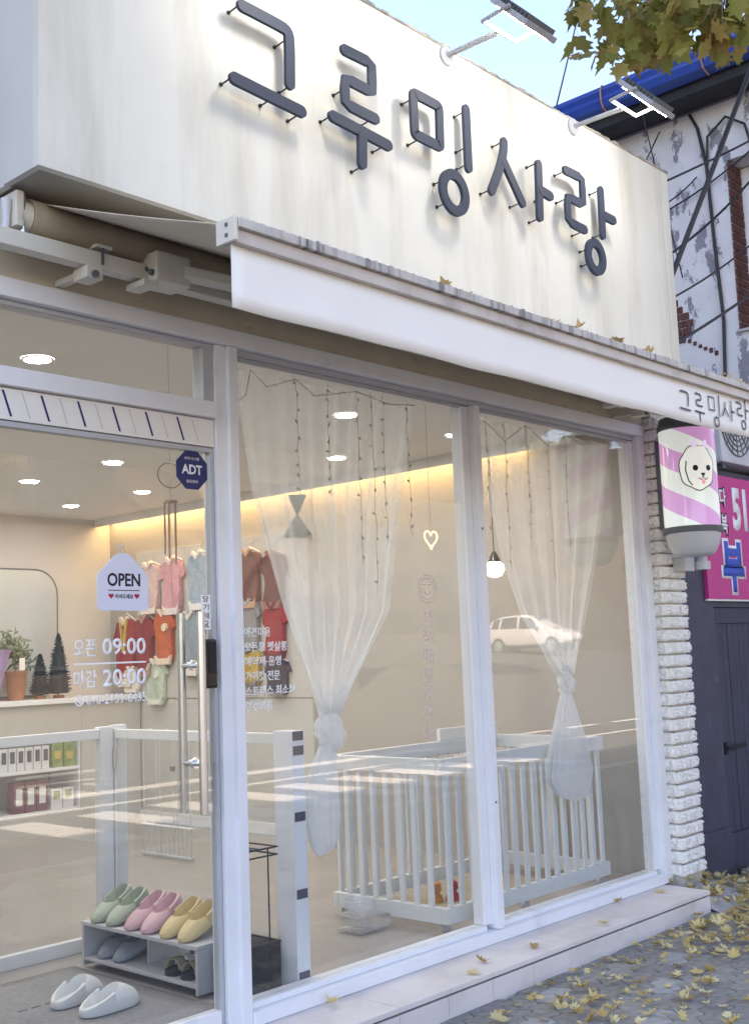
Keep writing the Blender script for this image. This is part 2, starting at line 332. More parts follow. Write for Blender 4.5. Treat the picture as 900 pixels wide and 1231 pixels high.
class MB:
    def __init__(s):
        s.v, s.f = [], []
    def add(s, vs, fs):
        o = len(s.v)
        s.v += [Vector(p) for p in vs]; s.f += [tuple(i + o for i in f) for f in fs]
        return s
    def box(s, x0, x1, y0, y1, z0, z1):
        return s.add([(x0, y0, z0), (x1, y0, z0), (x1, y1, z0), (x0, y1, z0), (x0, y0, z1), (x1, y0, z1), (x1, y1, z1), (x0, y1, z1)],
                     [(3, 2, 1, 0), (4, 5, 6, 7), (0, 1, 5, 4), (1, 2, 6, 5), (2, 3, 7, 6), (3, 0, 4, 7)])
    def quad(s, a, b, c, d):
        return s.add([a, b, c, d], [(0, 1, 2, 3)])
    def tube(s, pts, r, n=8, closed=False, cap=True):
        pts = [Vector(p) for p in pts]; k = len(pts)
        rr = r if isinstance(r, (list, tuple)) else [r] * k
        ref = None; vs = []; fs = []
        for i, p in enumerate(pts):
            a = pts[(i - 1) % k] if (closed or i > 0) else p
            b = pts[(i + 1) % k] if (closed or i < k - 1) else p
            t = (b - a).normalized()
            if ref is None:
                ref = Vector((0, 0, 1)) if abs(t.z) < 0.9 else Vector((1, 0, 0))
            u = (ref - t * ref.dot(t)).normalized(); w = t.cross(u); ref = u
            for j in range(n):
                q = 2 * math.pi * j / n
                vs.append(p + (u * math.cos(q) + w * math.sin(q)) * rr[i])
        for i in range(k if closed else k - 1):
            i2 = (i + 1) % k
            for j in range(n):
                j2 = (j + 1) % n
                fs.append((i * n + j, i * n + j2, i2 * n + j2, i2 * n + j))
        if cap and not closed:
            fs.append(tuple(reversed(range(n)))); fs.append(tuple((k - 1) * n + j for j in range(n)))
        return s.add(vs, fs)
    def lathe(s, prof, c, n=20, a0=0.0, a1=2 * math.pi):
        full = abs(a1 - a0 - 2 * math.pi) < 1e-6
        m = n if full else n + 1; vs = []; fs = []
        for (r, z) in prof:
            for j in range(m):
                q = a0 + (a1 - a0) * j / n
                vs.append((c[0] + r * math.cos(q), c[1] + r * math.sin(q), c[2] + z))
        for i in range(len(prof) - 1):
            for j in range(n):
                j2 = (j + 1) % m
                fs.append((i * m + j, i * m + j2, (i + 1) * m + j2, (i + 1) * m + j))
        return s.add(vs, fs)
    def prism(s, pts, y0, y1):
        """outline (x, z) pushed from y0 (front) to y1"""
        n = len(pts)
        s.add([(x, y0, z) for x, z in pts] + [(x, y1, z) for x, z in pts],
              [tuple(range(n)), tuple(reversed(range(n, 2 * n)))] + [(i, i + n, (i + 1) % n + n, (i + 1) % n) for i in range(n)])
        return s
    def stroke(s, pts, w, y0, y1, closed=False, cap=7, it=2):
        """a pen stroke of constant width with round ends, outline in x-z, pushed from y0 to y1"""
        P = [Vector((p[0], p[1])) for p in pts]
        for _ in range(it):
            Q = []
            k = len(P)
            for i in range(k if closed else k - 1):
                a, b = P[i], P[(i + 1) % k]
                Q += [a * 0.75 + b * 0.25, a * 0.25 + b * 0.75]
            if not closed: Q = [P[0]] + Q + [P[-1]]
            P = Q
        k = len(P); h = w / 2; Lf, Rt = [], []
        for i, p in enumerate(P):
            a = P[(i - 1) % k] if (closed or i > 0) else p
            b = P[(i + 1) % k] if (closed or i < k - 1) else p
            t = (b - a).normalized(); nn = Vector((-t.y, t.x))
            Lf.append(p + nn * h); Rt.append(p - nn * h)
        if closed:
            n = k; vs = []
            for y in (y0, y1):
                vs += [(p.x, y, p.y) for p in Lf] + [(p.x, y, p.y) for p in Rt]
            fs = []
            for i in range(n):
                j = (i + 1) % n
                fs += [(i, j, n + j, n + i), (2 * n + i, 3 * n + i, 3 * n + j, 2 * n + j), (i, 2 * n + i, 2 * n + j, j), (n + i, n + j, 3 * n + j, 3 * n + i)]
            return s.add(vs, fs)
        def arc(c, a0):
            return [c + Vector((math.cos(a0 - math.pi * q / cap), math.sin(a0 - math.pi * q / cap))) * h for q in range(1, cap)]
        d0 = (P[1] - P[0]); d1 = (P[-1] - P[-2])
        # triangulated strip + fan caps
        vs2 = []; fs2 = []
        n = k
        vs2 = Lf + Rt
        quads = [(i, i + 1, n + i + 1, n + i) for i in range(n - 1)]
        e = arc(P[-1], math.atan2(d1.y, d1.x) + math.pi / 2)
        st = arc(P[0], math.atan2(d0.y, d0.x) - math.pi / 2)
        eo = len(vs2); vs2 += e; so = len(vs2); vs2 += st
        capE = [n - 1] + [eo + i for i in range(len(e))] + [2 * n - 1]
        capS = [n] + [so + i for i in range(len(st))] + [0]
        rim = list(range(n)) + [eo + i for i in range(len(e))] + list(range(2 * n - 1, n - 1, -1)) + [so + i for i in range(len(st))]
        T = len(vs2)
        V = [(p.x, y0, p.y) for p in vs2] + [(p.x, y1, p.y) for p in vs2]
        F = [q for q in quads] + [tuple(capE), tuple(capS)]
        F += [tuple(T + i for i in reversed(q)) for q in list(F)]
        F += [(rim[i], rim[i] + T, rim[(i + 1) % len(rim)] + T, rim[(i + 1) % len(rim)]) for i in range(len(rim))]
        return s.add(V, F)
    def grid(s, fn, nu, nv, wrap=False):
        vs = [fn(i / nu, j / nv) for j in range(nv + 1) for i in range(nu + 1)]
        fs = [(j * (nu + 1) + i, j * (nu + 1) + i + 1, (j + 1) * (nu + 1) + i + 1, (j + 1) * (nu + 1) + i) for j in range(nv) for i in range(nu)]
        return s.add(vs, fs)
    def build(s, name, mat, parent=None, smooth=False, bevel=0.0, label=None, origin=None):
        off = WL.get(parent.name, Vector()) if parent else Vector()
        if origin is not None: off = Vector(origin)
        me = bpy.data.meshes.new(name)
        me.from_pydata([tuple(p - off) for p in s.v], [], s.f)
        bm = bmesh.new(); bm.from_mesh(me)
        if bevel:
            bmesh.ops.bevel(bm, geom=[e for e in bm.edges if len(e.link_faces) == 2 and e.calc_face_angle(0) > 0.5], offset=bevel, segments=2, profile=0.7, affect='EDGES', clamp_overlap=True)
        bmesh.ops.recalc_face_normals(bm, faces=bm.faces)
        if smooth:
            for f in bm.faces: f.smooth = True
            for e in bm.edges:
                if name not in ('tail', 'knot', 'drape') and len(e.link_faces) == 2 and e.calc_face_angle(0) > 0.75: e.smooth = False
        bm.to_mesh(me); bm.free()
        me.materials.append(M[mat] if isinstance(mat, str) else mat)
        o = bpy.data.objects.new(name, me); COL.objects.link(o)
        if parent:
            o.parent = parent
            if origin is not None: o.location = Vector(origin) - WL.get(parent.name, Vector())
            WL[o.name] = WL.get(parent.name, Vector()) if origin is None else Vector(origin)
        elif origin is not None:
            o.location = origin; WL[o.name] = Vector(origin)
        else:
            WL[o.name] = Vector()
        if label: o['label'] = label
        return o

def tag(o, label, cat, group=None):
    o['label'] = label; o['category'] = cat
    if group: o['group'] = group
    return o

def thing(name, label, cat, loc, group=None, rz=0.0):
    o = bpy.data.objects.new(name, None); COL.objects.link(o)
    o.empty_display_size = 0.05
    o.location = loc; o.rotation_euler = (0, 0, rz)
    WL[o.name] = Vector(loc)
    return tag(o, label, cat, group)

def local_thing(name, label, cat, group=None):
    """parts are written in local coordinates round the origin; place() moves it afterwards"""
    return thing(name, label, cat, (0, 0, 0), group)

def place(o, loc, rot=(0, 0, 0), scale=None):
    o.location = loc; o.rotation_euler = rot
    if scale: o.scale = (scale,) * 3 if not isinstance(scale, tuple) else scale
    return o

def copy_tree(o, parent=None):
    c = o.copy(); COL.objects.link(c)
    if parent: c.parent = parent
    for ch in [x for x in o.children]: copy_tree(ch, c)
    return c

def lp(mb, name, mat, parent, mtx, smooth=False, bevel=0.0):
    """part written round its own origin, set in place by a world matrix"""
    o = mb.build(name, mat, None, smooth=smooth, bevel=bevel)
    o.parent = parent; o.matrix_local = Matrix.Translation(-WL[parent.name]) @ mtx
    return o

RX90 = Matrix.Rotation(R(90), 4, 'X')

def struct(o):
    o['kind'] = 'structure'; return o

def bx(name, mat, parent, x0, x1, y0, y1, z0, z1, bevel=0.0, label=None):
    return MB().box(x0, x1, y0, y1, z0, z1).build(name, mat, parent, bevel=bevel, label=label)

def text_part(name, body, mat, parent, x0, x1, z0, z1, y, offset=0.0, thick=0.0008, label=None, one_height=True):
    """lettering standing in the x-z plane, facing -y, fitted to the given box"""
    cu = bpy.data.curves.new(name, 'FONT'); cu.body = body; cu.size = 1.0; cu.offset = offset; cu.extrude = 0.0; cu.resolution_u = 3
    ob = bpy.data.objects.new(name, cu); COL.objects.link(ob)
    bpy.context.view_layer.update()
    me = bpy.data.meshes.new_from_object(ob.evaluated_get(bpy.context.evaluated_depsgraph_get()))
    bpy.data.objects.remove(ob)
    if not me.vertices: return None
    xs = [v.co.x for v in me.vertices]; ys = [v.co.y for v in me.vertices]
    a, b, c, d = min(xs), max(xs), min(ys), max(ys)
    off = WL.get(parent.name, Vector()) if parent else Vector()
    for v in me.vertices:
        v.co = Vector((x0 + (v.co.x - a) / (b - a) * (x1 - x0), y, z0 + (v.co.y - c) / (d - c) * (z1 - z0))) - off
    bm = bmesh.new(); bm.from_mesh(me)
    r = bmesh.ops.extrude_face_region(bm, geom=bm.faces[:])
    for e in r['geom']:
        if isinstance(e, bmesh.types.BMVert): e.co.y -= thick
    bmesh.ops.recalc_face_normals(bm, faces=bm.faces)
    bm.to_mesh(me); bm.free()
    me.materials.clear(); me.materials.append(M[mat])
    o = bpy.data.objects.new(name, me); COL.objects.link(o)
    if parent: o.parent = parent
    if label: o['label'] = label
    return o

# ================================================================== GROUND, ROAD, PAVEMENT
def gz(y):                     # the street rises gently away from the shop
    return -0.27 + (0.0 if y > -10 else 0.085 * (-10 - max(y, -42)))

g = MB().grid(lambda u, v: (-300 + 600 * u, -300 + 600 * v, -0.75), 4, 4).build('ground', 'earth'); struct(g)
ys = [-4.35, -8, -10, -18, -26, -34, -42, -120]
m = MB()
m.add([(x, y, gz(y)) for y in ys for x in (-120, 120)], [(2 * i, 2 * i + 1, 2 * i + 3, 2 * i + 2) for i in range(len(ys) - 1)])
road = struct(m.build('road', 'asphalt'))
def marking(x0, x1, y0, y1):
    MB().box(x0, x1, y0, y1, gz(y0) + 0.001, gz(y0) + 0.005).build('road_marking', 'marking', road)
for y in (-5.0, -8.1):
    marking(-8, 26, y - 0.07, y + 0.07)
for k in range(9):
    marking(3.2 + k * 0.95, 3.65 + k * 0.95, -7.6, -5.6)
for k in range(5):
    marking(13.5 + k * 1.7, 14.5 + k * 1.7, -9.75, -9.55)
marking(5.0, 12.0, -9.4, -9.05)
pave = struct(MB().box(-14, 34, -4.2, 0.0, -0.30, -0.158).build('pavement', 'paver_sheet'))
for k in range(40):
    x = -14 + k * 1.2
    MB().box(x + 0.004, x + 1.196, -4.35, -4.2, -0.40, -0.135).build('kerb_stone', 'kerb', pave, bevel=0.008)

# interlocking zigzag pavers in front of the step
PL, PW, PA = 0.225, 0.1125, 0.017
def paver_mesh(mat, tilt):
    j = 0.0022
    top = []
    for i in range(9):
        x = PL * i / 8
        top.append((x, [0, PA, 0, -PA, 0, PA, 0, -PA, 0][i]))
    lo = [(min(max(x, j), PL - j), h + j) for x, h in top]
    hi = [(min(max(x, j), PL - j), PW + h - j) for x, h in reversed(top)]
    pts = lo + hi; n = len(pts)
    cx, cy = PL / 2, PW / 2
    inner = [(cx + (x - cx) * 0.965, cy + (y - cy) * 0.93) for x, y in pts]
    mb = MB()
    V = [(x, y, -0.020) for x, y in pts] + [(x, y, -0.003) for x, y in pts] + [(x, y, 0.0) for x, y in inner]
    F = [(i, (i + 1) % n, n + (i + 1) % n, n + i) for i in range(n)] + [(n + i, n + (i + 1) % n, 2 * n + (i + 1) % n, 2 * n + i) for i in range(n)]
    F.append(tuple(range(2 * n, 3 * n)))
    mb.add(V, F)
    o = mb.build('paver', mat, pave)
    me = o.data; bpy.data.objects.remove(o)
    return me
pav_me = [paver_mesh('paver', 0), paver_mesh('paver_b', 0), paver_mesh('paver_l', 0)]
npav = 0
ca, sa = math.cos(R(24)), math.sin(R(24))
for r_ in range(-40, 60):
    for c_ in range(-20, 40):
        u = (c_ + 0.5 * (r_ % 2)) * PL; v = r_ * PW
        x = 2.4 + u * ca - v * sa; y = -0.7 + u * sa + v * ca
        if y > -0.02 or (x < 3.2 and y > -0.40): continue
        # the wedge in front of the step that the photograph looks at, and half a metre round it
        if (x - 0.687) * 1.0 + (y + 0.351) * 0.718 < -0.25: continue
        if -(x - 1.405) * 1.396 + (y + 1.351) * 3.015 < -0.75: continue
        if x > 4.9: continue
        light = (r_ % 4 == 1 and (c_ + (r_ // 4)) % 2 == 0)
        me = pav_me[2] if light else pav_me[0 if random.random() < 0.6 else 1]
        o = bpy.data.objects.new('paver', me); COL.objects.link(o); o.parent = pave
        o.location = (x, y, -0.140 + random.uniform(-0.002, 0.002)); o.rotation_euler = (random.uniform(-.008, .008), random.uniform(-.008, .008), R(24))
        npav += 1

# tiled step in front of the window
step = struct(MB().box(-2.5, 3.085, -0.335, -0.02, -0.30, -0.040).build('entrance_step', 'joint'))
x = -2.5
while x < 3.08:
    x2 = min(x + 0.6, 3.098)
    bx('tread_tile', 'step', step, x + 0.002, x2 - 0.002, -0.350, -0.055, -0.043, -0.022, bevel=0.003)
    x = x2
x = -2.5
while x < 3.08:
    x2 = min(x + 0.3, 3.095)
    bx('riser_tile', 'step', step, x + 0.0015, x2 - 0.0015, -0.347, -0.330, -0.17, -0.053, bevel=0.002)
    x = x2
bx('end_tile', 'step', step, 3.086, 3.098, -0.329, -0.06, -0.17, -0.046, bevel=0.002)
mb = MB()
def patch(u, v):
    x = 3.10 + 1.0 * u; y = -0.42 + 0.50 * v
    e = min(u, 1 - u) * 2; e2 = min(v + .25, 1)
    z = -0.152 + 0.125 * max(0, 1 - u * 1.15) ** 0.6 * min(1, v * 1.8) + random.uniform(-.006, .006)
    if u < .02: z = -0.152 + 0.105 * min(1, v * 1.8)
    return (x + random.uniform(-.012, .012), y + random.uniform(-.012, .012), z)
struct(mb.grid(patch, 22, 12).build('concrete_patch', 'concrete', smooth=True))

# ================================================================== SHOP BUILDING (shell)
shop = thing('shop_building', 'small single-storey pet grooming shop behind the big cream sign', 'building', (1.0, 3.0, 0))
bx('floor_slab', 'floor', shop, -2.6, 3.20, 0.05, 5.6, -0.25, 0.0)
bx('rear_wall', 'wall', shop, -2.6, 3.15, 5.45, 5.6, 0.0, 2.70)
bx('side_wall', 'wall_dim', shop, 3.15, 3.50, 0.06, 5.6, -0.2, 3.4)
bx('left_wall', 'wall', shop, -2.75, -2.6, 0.0, 5.6, -0.2, 3.4)
bx('ceiling', 'ceil', shop, -2.6, 3.15, 0.05, 5.45, 2.665, 2.75)
bx('roof_slab', 'return', shop, -6.0, 3.50, 0.05, 5.85, 3.40, 3.60)
bx('header_wall', 'dark', shop, -2.75, 3.23, 0.03, 0.05, 2.76, 3.40)  # near-black colour stands in for the shadow behind the roller
bx('back_wall', 'return', shop, -6.0, 3.50, 5.61, 5.85, -0.2, 3.40)
bx('front_wall', 'return', shop, -6.0, -1.32, -0.03, 0.045, -0.2, 3.40, label='pale grey wall beside the shop door')
bx('wainscot', 'wall2', shop, 3.125, 3.149, 2.8, 5.0, 0.0, 1.04)
bx('skirting', 'white', shop, 3.10, 3.124, 2.8, 5.0, 0.0, 0.09, bevel=0.004)
bx('slat_board', 'wall2', shop, 3.118, 3.149, 2.8, 5.0, 1.045, 2.33, bevel=0.004)
bx('cove_lip', 'ceil', shop, 2.98, 3.00, 0.3, 5.44, 2.60, 2.664)
# cream beam above the window head
bx('beam', 'beam', shop, -1.32, 3.23, -0.05, 0.02, 2.672, 2.800, bevel=0.004)

# low counter along the rear wall with an open shelf
ctr = thing('rear_counter', 'long pale counter along the back wall with an open product shelf', 'counter', (1.5, 5.1, 0))
bx('counter_top', 'white', ctr, -1.2, 3.11, 4.92, 5.44, 1.045, 1.085, bevel=0.004)
bx('front_panel', 'wall2', ctr, 2.52, 3.11, 4.96, 4.99, 0.0, 1.043)
bx('upper_panel', 'wall2', ctr, -1.2, 2.518, 4.96, 4.99, 0.80, 1.043)
bx('lower_panel', 'wall2', ctr, -1.2, 2.518, 4.96, 4.99, 0.0, 0.16)
bx('shelf', 'white', ctr, -1.2, 2.50, 4.97, 5.42, 0.50, 0.525, bevel=0.003)
bx('shelf', 'white', ctr, -1.2, 2.50, 4.995, 5.42, 0.165, 0.19, bevel=0.003)
bx('side_panel', 'white', ctr, 2.505, 2.53, 4.992, 5.42, 0.0, 1.04)

# ================================================================== SHOPFRONT FRAME AND GLASS
fr = thing('shopfront', 'white aluminium shopfront with two tall fixed glass panes', 'shopfront', (1.5, 0, 0))
bx('post', 'alu', fr, -0.10, -0.045, -0.035, 0.05, -0.02, 2.60, bevel=0.003)
bx('post', 'alu', fr, -0.045, 0.0, -0.055, 0.055, -0.02, 2.60, bevel=0.003)
bx('mullion', 'alu', fr, 1.545, 1.592, -0.055, 0.055, 0.032, 2.573, bevel=0.003)
bx('mullion', 'alu', fr, 1.487, 1.543, -0.018, 0.05, 0.055, 2.568, bevel=0.003)
bx('jamb', 'alu', fr, 3.150, 3.228, -0.055, 0.055, -0.02, 2.60, bevel=0.003)
bx('jamb', 'alu', fr, 3.095, 3.148, -0.018, 0.05, 0.055, 2.568, bevel=0.003)
bx('head_rail', 'alu', fr, -1.32, 3.228, -0.062, 0.058, 2.602, 2.668, bevel=0.003)
bx('head_rail', 'alu_grey', fr, 0.002, 3.148, -0.028, 0.05, 2.575, 2.600, bevel=0.002)
bx('sill_rail', 'alu', fr, 0.002, 3.148, -0.070, 0.055, -0.020, 0.030, bevel=0.004)
bx('sill_track', 'alu', fr, 0.002, 1.485, -0.030, 0.050, 0.031, 0.054, bevel=0.003)
bx('sill_track', 'alu', fr, 1.594, 3.094, -0.030, 0.050, 0.031, 0.054, bevel=0.003)
bx('door_jamb', 'alu', fr, -1.32, -1.22, -0.05, 0.05, -0.02, 2.60, bevel=0.003)
bx('transom_bar', 'alu', fr, -1.218, -0.102, -0.05, 0.05, 2.298, 2.362, bevel=0.003)
bx('transom_stile', 'alu_grey', fr, -0.152, -0.102, -0.025, 0.04, 2.364, 2.600, bevel=0.002)
bx('transom_rail', 'alu_grey', fr, -1.218, -0.154, -0.025, 0.04, 2.584, 2.600, bevel=0.002)
bx('glass_pane', 'glass', fr, 0.001, 1.486, -0.004, 0.004, 0.055, 2.574, label='left tall window pane')
bx('glass_pane', 'glass', fr, 1.593, 3.094, -0.004, 0.004, 0.055, 2.574, label='right tall window pane')
bx('transom_pane', 'glass', fr, -1.216, -0.153, -0.004, 0.004, 2.363, 2.583)
bx('bead', 'alu_grey', fr, 0.004, 1.482, -0.012, -0.0045, 2.556, 2.574)
bx('bead', 'alu_grey', fr, 1.596, 3.092, -0.012, -0.0045, 2.556, 2.574)
for zz in (0.62, 1.95):
    lp(MB().lathe([(0.0, 0.003), (0.006, 0.003), (0.006, 0.0)], (0, 0, 0), 8), 'screw', 'lampdark', fr, Matrix.Translation((1.568, -0.0545, zz)) @ RX90)

door = thing('glass_door', 'glass shop door with long steel pull handles', 'door', (-0.66, 0, 0))
bx('glass_pane', 'glass', door, -1.19, -0.122, -0.005, 0.005, 0.062, 2.160)
bx('side_rail', 'alu_grey', door, -0.121, -0.104, -0.018, 0.018, 0.0, 2.178, bevel=0.002)
bx('side_rail', 'alu_grey', door, -1.216, -1.191, -0.018, 0.018, 0.0, 2.178, bevel=0.002)
bx('bottom_rail', 'alu', door, -1.19, -0.122, -0.022, 0.022, -0.012, 0.061, bevel=0.003)
bx('top_rail', 'alu_grey', door, -1.19, -0.122, -0.020, 0.020, 2.161, 2.180, bevel=0.002)
# slanting dashes on the strip above the door
hd = bx('header_strip', 'valance', door, -1.218, -0.104, -0.024, 0.02, 2.184, 2.293, bevel=0.002, label='white strip with slanting blue dashes above the door')
for k in range(9):
    x = -1.165 + k * 0.146
    if x + 0.05 > -0.11: continue
    MB().add([(x, -0.0248, 2.284), (x + 0.009, -0.0248, 2.284), (x + 0.040, -0.0248, 2.196), (x + 0.031, -0.0248, 2.196)], [(0, 3, 2, 1)]).build('dash', 'navy', hd)
    x += 0.075
    if x + 0.05 > -0.11: continue
    MB().add([(x, -0.0248, 2.284), (x + 0.003, -0.0248, 2.284), (x + 0.034, -0.0248, 2.196), (x + 0.031, -0.0248, 2.196)], [(0, 3, 2, 1)]).build('dash', 'alu_grey', hd)
for (hx, hy) in ((-0.218, -0.062), (-0.216, 0.062)):
    h = MB().tube([(hx, hy, 0.785), (hx, hy, 1.535)], 0.0165, 14).build('pull_handle', 'steel', door, smooth=True)
for zz in (0.97, 1.335):
    MB().tube([(-0.217, -0.060, zz), (-0.217, 0.060, zz)], 0.011, 10).build('standoff', 'chrome', door, smooth=True)
    MB().tube([(-0.217, -0.018, zz), (-0.217, -0.006, zz)], 0.02, 12).build('collar', 'chrome', door, smooth=True)
lk = tag(bx('door_lock', 'black', None, -0.176, -0.126, -0.044, -0.0055, 1.245, 1.432, bevel=0.010), 'black electronic door lock beside the steel handle', 'lock')
bx('key_face', 'rubber', lk, -0.170, -0.132, -0.0455, -0.0438, 1.30, 1.42, bevel=0.0006)

# pull tag above the lock
pt = tag(bx('pull_label', 'vinyl', None, -0.170, -0.124, -0.0075, -0.0055, 1.468, 1.603), 'narrow white label with black Korean characters above the door handle', 'label')
for k, ch in enumerate('당기세요'):
    text_part('lettering', ch, 'print', pt, -0.162, -0.134, 1.575 - k * 0.032, 1.599 - k * 0.032, -0.0076, 0.01, 0.0004)

# opening hours in white vinyl on the door
hrs = thing('opening_hours', 'white vinyl opening hours and phone number on the glass door', 'lettering', (-0.58, -0.006, 1.2))
text_part('lettering', '오픈', 'vinyl', hrs, -0.734, -0.640, 1.380, 1.440, -0.0055, 0.016)
text_part('lettering', '09:00', 'vinyl', hrs, -0.616, -0.430, 1.383, 1.443, -0.0055, 0.020)
MB().box(-0.735, -0.430, -0.0062, -0.0055, 1.352, 1.358).build('rule', 'vinyl', hrs)
text_part('lettering', '마감', 'vinyl', hrs, -0.734, -0.640, 1.270, 1.333, -0.0055, 0.016)
text_part('lettering', '20:00', 'vinyl', hrs, -0.616, -0.430, 1.273, 1.333, -0.0055, 0.020)
text_part('lettering', '010-2159-6435', 'vinyl', hrs, -0.685, -0.430, 1.212, 1.247, -0.0055, 0.012)
mb = MB().stroke([(-0.712 + 0.017 * math.cos(a * math.pi / 8), 1.229 + 0.017 * math.sin(a * math.pi / 8)) for a in range(16)], 0.005, -0.0062, -0.0055, closed=True, it=0)
mb.build('phone_ring', 'vinyl', hrs)
MB().stroke([(-0.719, 1.236), (-0.717, 1.226), (-0.709, 1.220), (-0.704, 1.220)], 0.005, -0.0062, -0.0055).build('phone_mark', 'vinyl', hrs)

# service list on the left window pane
lst = thing('service_list', 'white vinyl list of grooming services with hash marks on the window', 'lettering', (0.16, -0.006, 1.1))
rows = [('애견미용', 0.045, 0.185), ('오픈형 펫살롱', 0.045, 0.275), ('예약제 운영', 0.045, 0.240), ('가위컷 전문', 0.045, 0.232), ('스트레스 최소화', 0.045, 0.315), ('안전미용', 0.045, 0.190)]
for k, (t, x0, x1) in enumerate(rows):
    z = 1.437 - k * 0.0585
    text_part('lettering', t, 'vinyl', lst, x0, x1, z, z + 0.040, -0.0047, 0.020)
    text_part('hash_mark', '#', 'vinyl', lst, 0.012, 0.036, z + 0.002, z + 0.036, -0.0047, 0.02)

# faint vertical lettering and round emblem on the left pane
vt = thing('vertical_lettering', 'faint pinkish vertical lettering under a round emblem on the window', 'lettering', (1.17, -0.006, 0.9))
for rr, w in ((0.066, 0.006), (0.050, 0.004)):
    MB().stroke([(1.185 + rr * math.cos(a * math.pi / 12), 1.647 + rr * math.sin(a * math.pi / 12)) for a in range(24)], w, -0.0052, -0.0046, closed=True, it=0).build('emblem_ring', 'pinkvinyl', vt)
MB().stroke([(1.155, 1.665), (1.165, 1.672), (1.176, 1.665)], 0.005, -0.0052, -0.0046).build('emblem_mark', 'pinkvinyl', vt)
MB().stroke([(1.194, 1.665), (1.205, 1.672), (1.216, 1.665)], 0.005, -0.0052, -0.0046).build('emblem_mark', 'pinkvinyl', vt)
MB().stroke([(1.163, 1.632), (1.185, 1.618), (1.207, 1.632)], 0.005, -0.0052, -0.0046).build('emblem_mark', 'pinkvinyl', vt)
for k, ch in enumerate('아래매브아무배'):
    text_part('lettering', ch, 'pinkvinyl', vt, 1.142 - k * 0.004, 1.214 - k * 0.004, 1.475 - k * 0.088, 1.545 - k * 0.088, -0.0047, 0.0, 0.0005)

# OPEN board with its suction cup
op = thing('open_sign', 'white OPEN board hanging from a suction cup on the door glass', 'sign', (-0.535, -0.02, 1.54))
pts = [(-0.63, 1.540), (-0.44, 1.540), (-0.426, 1.553), (-0.425, 1.665), (-0.438, 1.682), (-0.505, 1.742), (-0.520, 1.749), (-0.550, 1.749), (-0.565, 1.742), (-0.632, 1.682), (-0.645, 1.665), (-0.644, 1.553)]
MB().prism(pts, -0.020, -0.015).build('board', 'board', op, bevel=0.0012)
text_part('lettering', 'OPEN', 'print', op, -0.603, -0.462, 1.628, 1.676, -0.0202, 0.022)
bx('rule', 'print', op, -0.60, -0.465, -0.0208, -0.0202, 1.612, 1.615)
text_part('lettering', '어서오세요', 'print', op, -0.571, -0.493, 1.583, 1.601, -0.0202, 0.02)
for hx in (-0.588, -0.477):
    MB().prism([(hx, 1.583), (hx + 0.011, 1.594), (hx + 0.009, 1.601), (hx + 0.003, 1.601), (hx, 1.597), (hx - 0.003, 1.601), (hx - 0.009, 1.601), (hx - 0.011, 1.594)], -0.0208, -0.0202).build('heart', 'red', op)
lp(MB().lathe([(0.0, 0.016), (0.005, 0.016), (0.006, 0.010), (0.012, 0.007), (0.019, 0.0)], (0, 0, 0), 14), 'suction_cup', 'acrylic', op, Matrix.Translation((-0.535, -0.0052, 1.772)) @ RX90, smooth=True)
MB().tube([(-0.535, -0.0165, 1.776), (-0.525, -0.0185, 1.757), (-0.535, -0.0185, 1.738), (-0.545, -0.0185, 1.757)], 0.0018, 6, closed=True).build('cord', 'acrylic', op)

# security company octagon
adt = thing('security_sticker', 'dark navy octagonal security sticker on the door glass', 'sticker', (-0.203, -0.006, 2.01))
MB().prism([(-0.203 + 0.081 * math.cos(R(22.5 + 45 * k)), 2.086 + 0.081 * math.sin(R(22.5 + 45 * k))) for k in range(8)], -0.0065, -0.0052).build('plate', 'navy', adt)
text_part('lettering', 'ADT', 'vinyl', adt, -0.252, -0.152, 2.070, 2.108, -0.0066, 0.03, 0.0004)
text_part('lettering', '보안시스템', 'vinyl', adt, -0.238, -0.168, 2.126, 2.138, -0.0066, 0.0, 0.0003)
text_part('lettering', '출동경비', 'vinyl', adt, -0.230, -0.176, 2.036, 2.048, -0.0066, 0.0, 0.0003)

# ================================================================== BIG SIGN
sg = thing('sign_fascia', 'big cream rendered sign box above the shopfront with weathered top edge', 'sign board', (1.0, -0.2, 2.9))
bx('front_panel', 'sign', sg, -1.135, 3.0, -0.45, -0.42, 2.905, 4.085)
bx('left_return', 'return', sg, -1.133, -1.11, -0.419, -0.235, 2.907, 4.085, label='grey end panel of the sign box')
bx('left_return', 'return', sg, -1.125, -1.10, -0.234, 0.03, 2.907, 4.085)
bx('right_return', 'sign', sg, 2.975, 2.998, -0.419, 0.03, 2.907, 4.085)
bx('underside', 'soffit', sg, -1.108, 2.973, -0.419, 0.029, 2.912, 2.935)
bx('back_panel', 'return', sg, -1.10, 2.973, 0.0, 0.028, 3.60, 4.085)
mb = MB()
capn = 90
for i in range(capn):
    x0 = -1.14 + 4.145 * i / capn; x1 = -1.14 + 4.145 * (i + 1) / capn
    h = 0.004 + random.random() ** 4 * 0.012
    mb.box(x0, x1, -0.452 - random.uniform(0, .004), 0.03, 4.086, 4.090 + h)
mb.build('top_cap', 'sign_cap', sg)
for xx in (2.905,):
    bx('panel_joint', 'sign_cap', sg, xx, xx + 0.003, -0.4506, -0.4495, 2.906, 4.084)

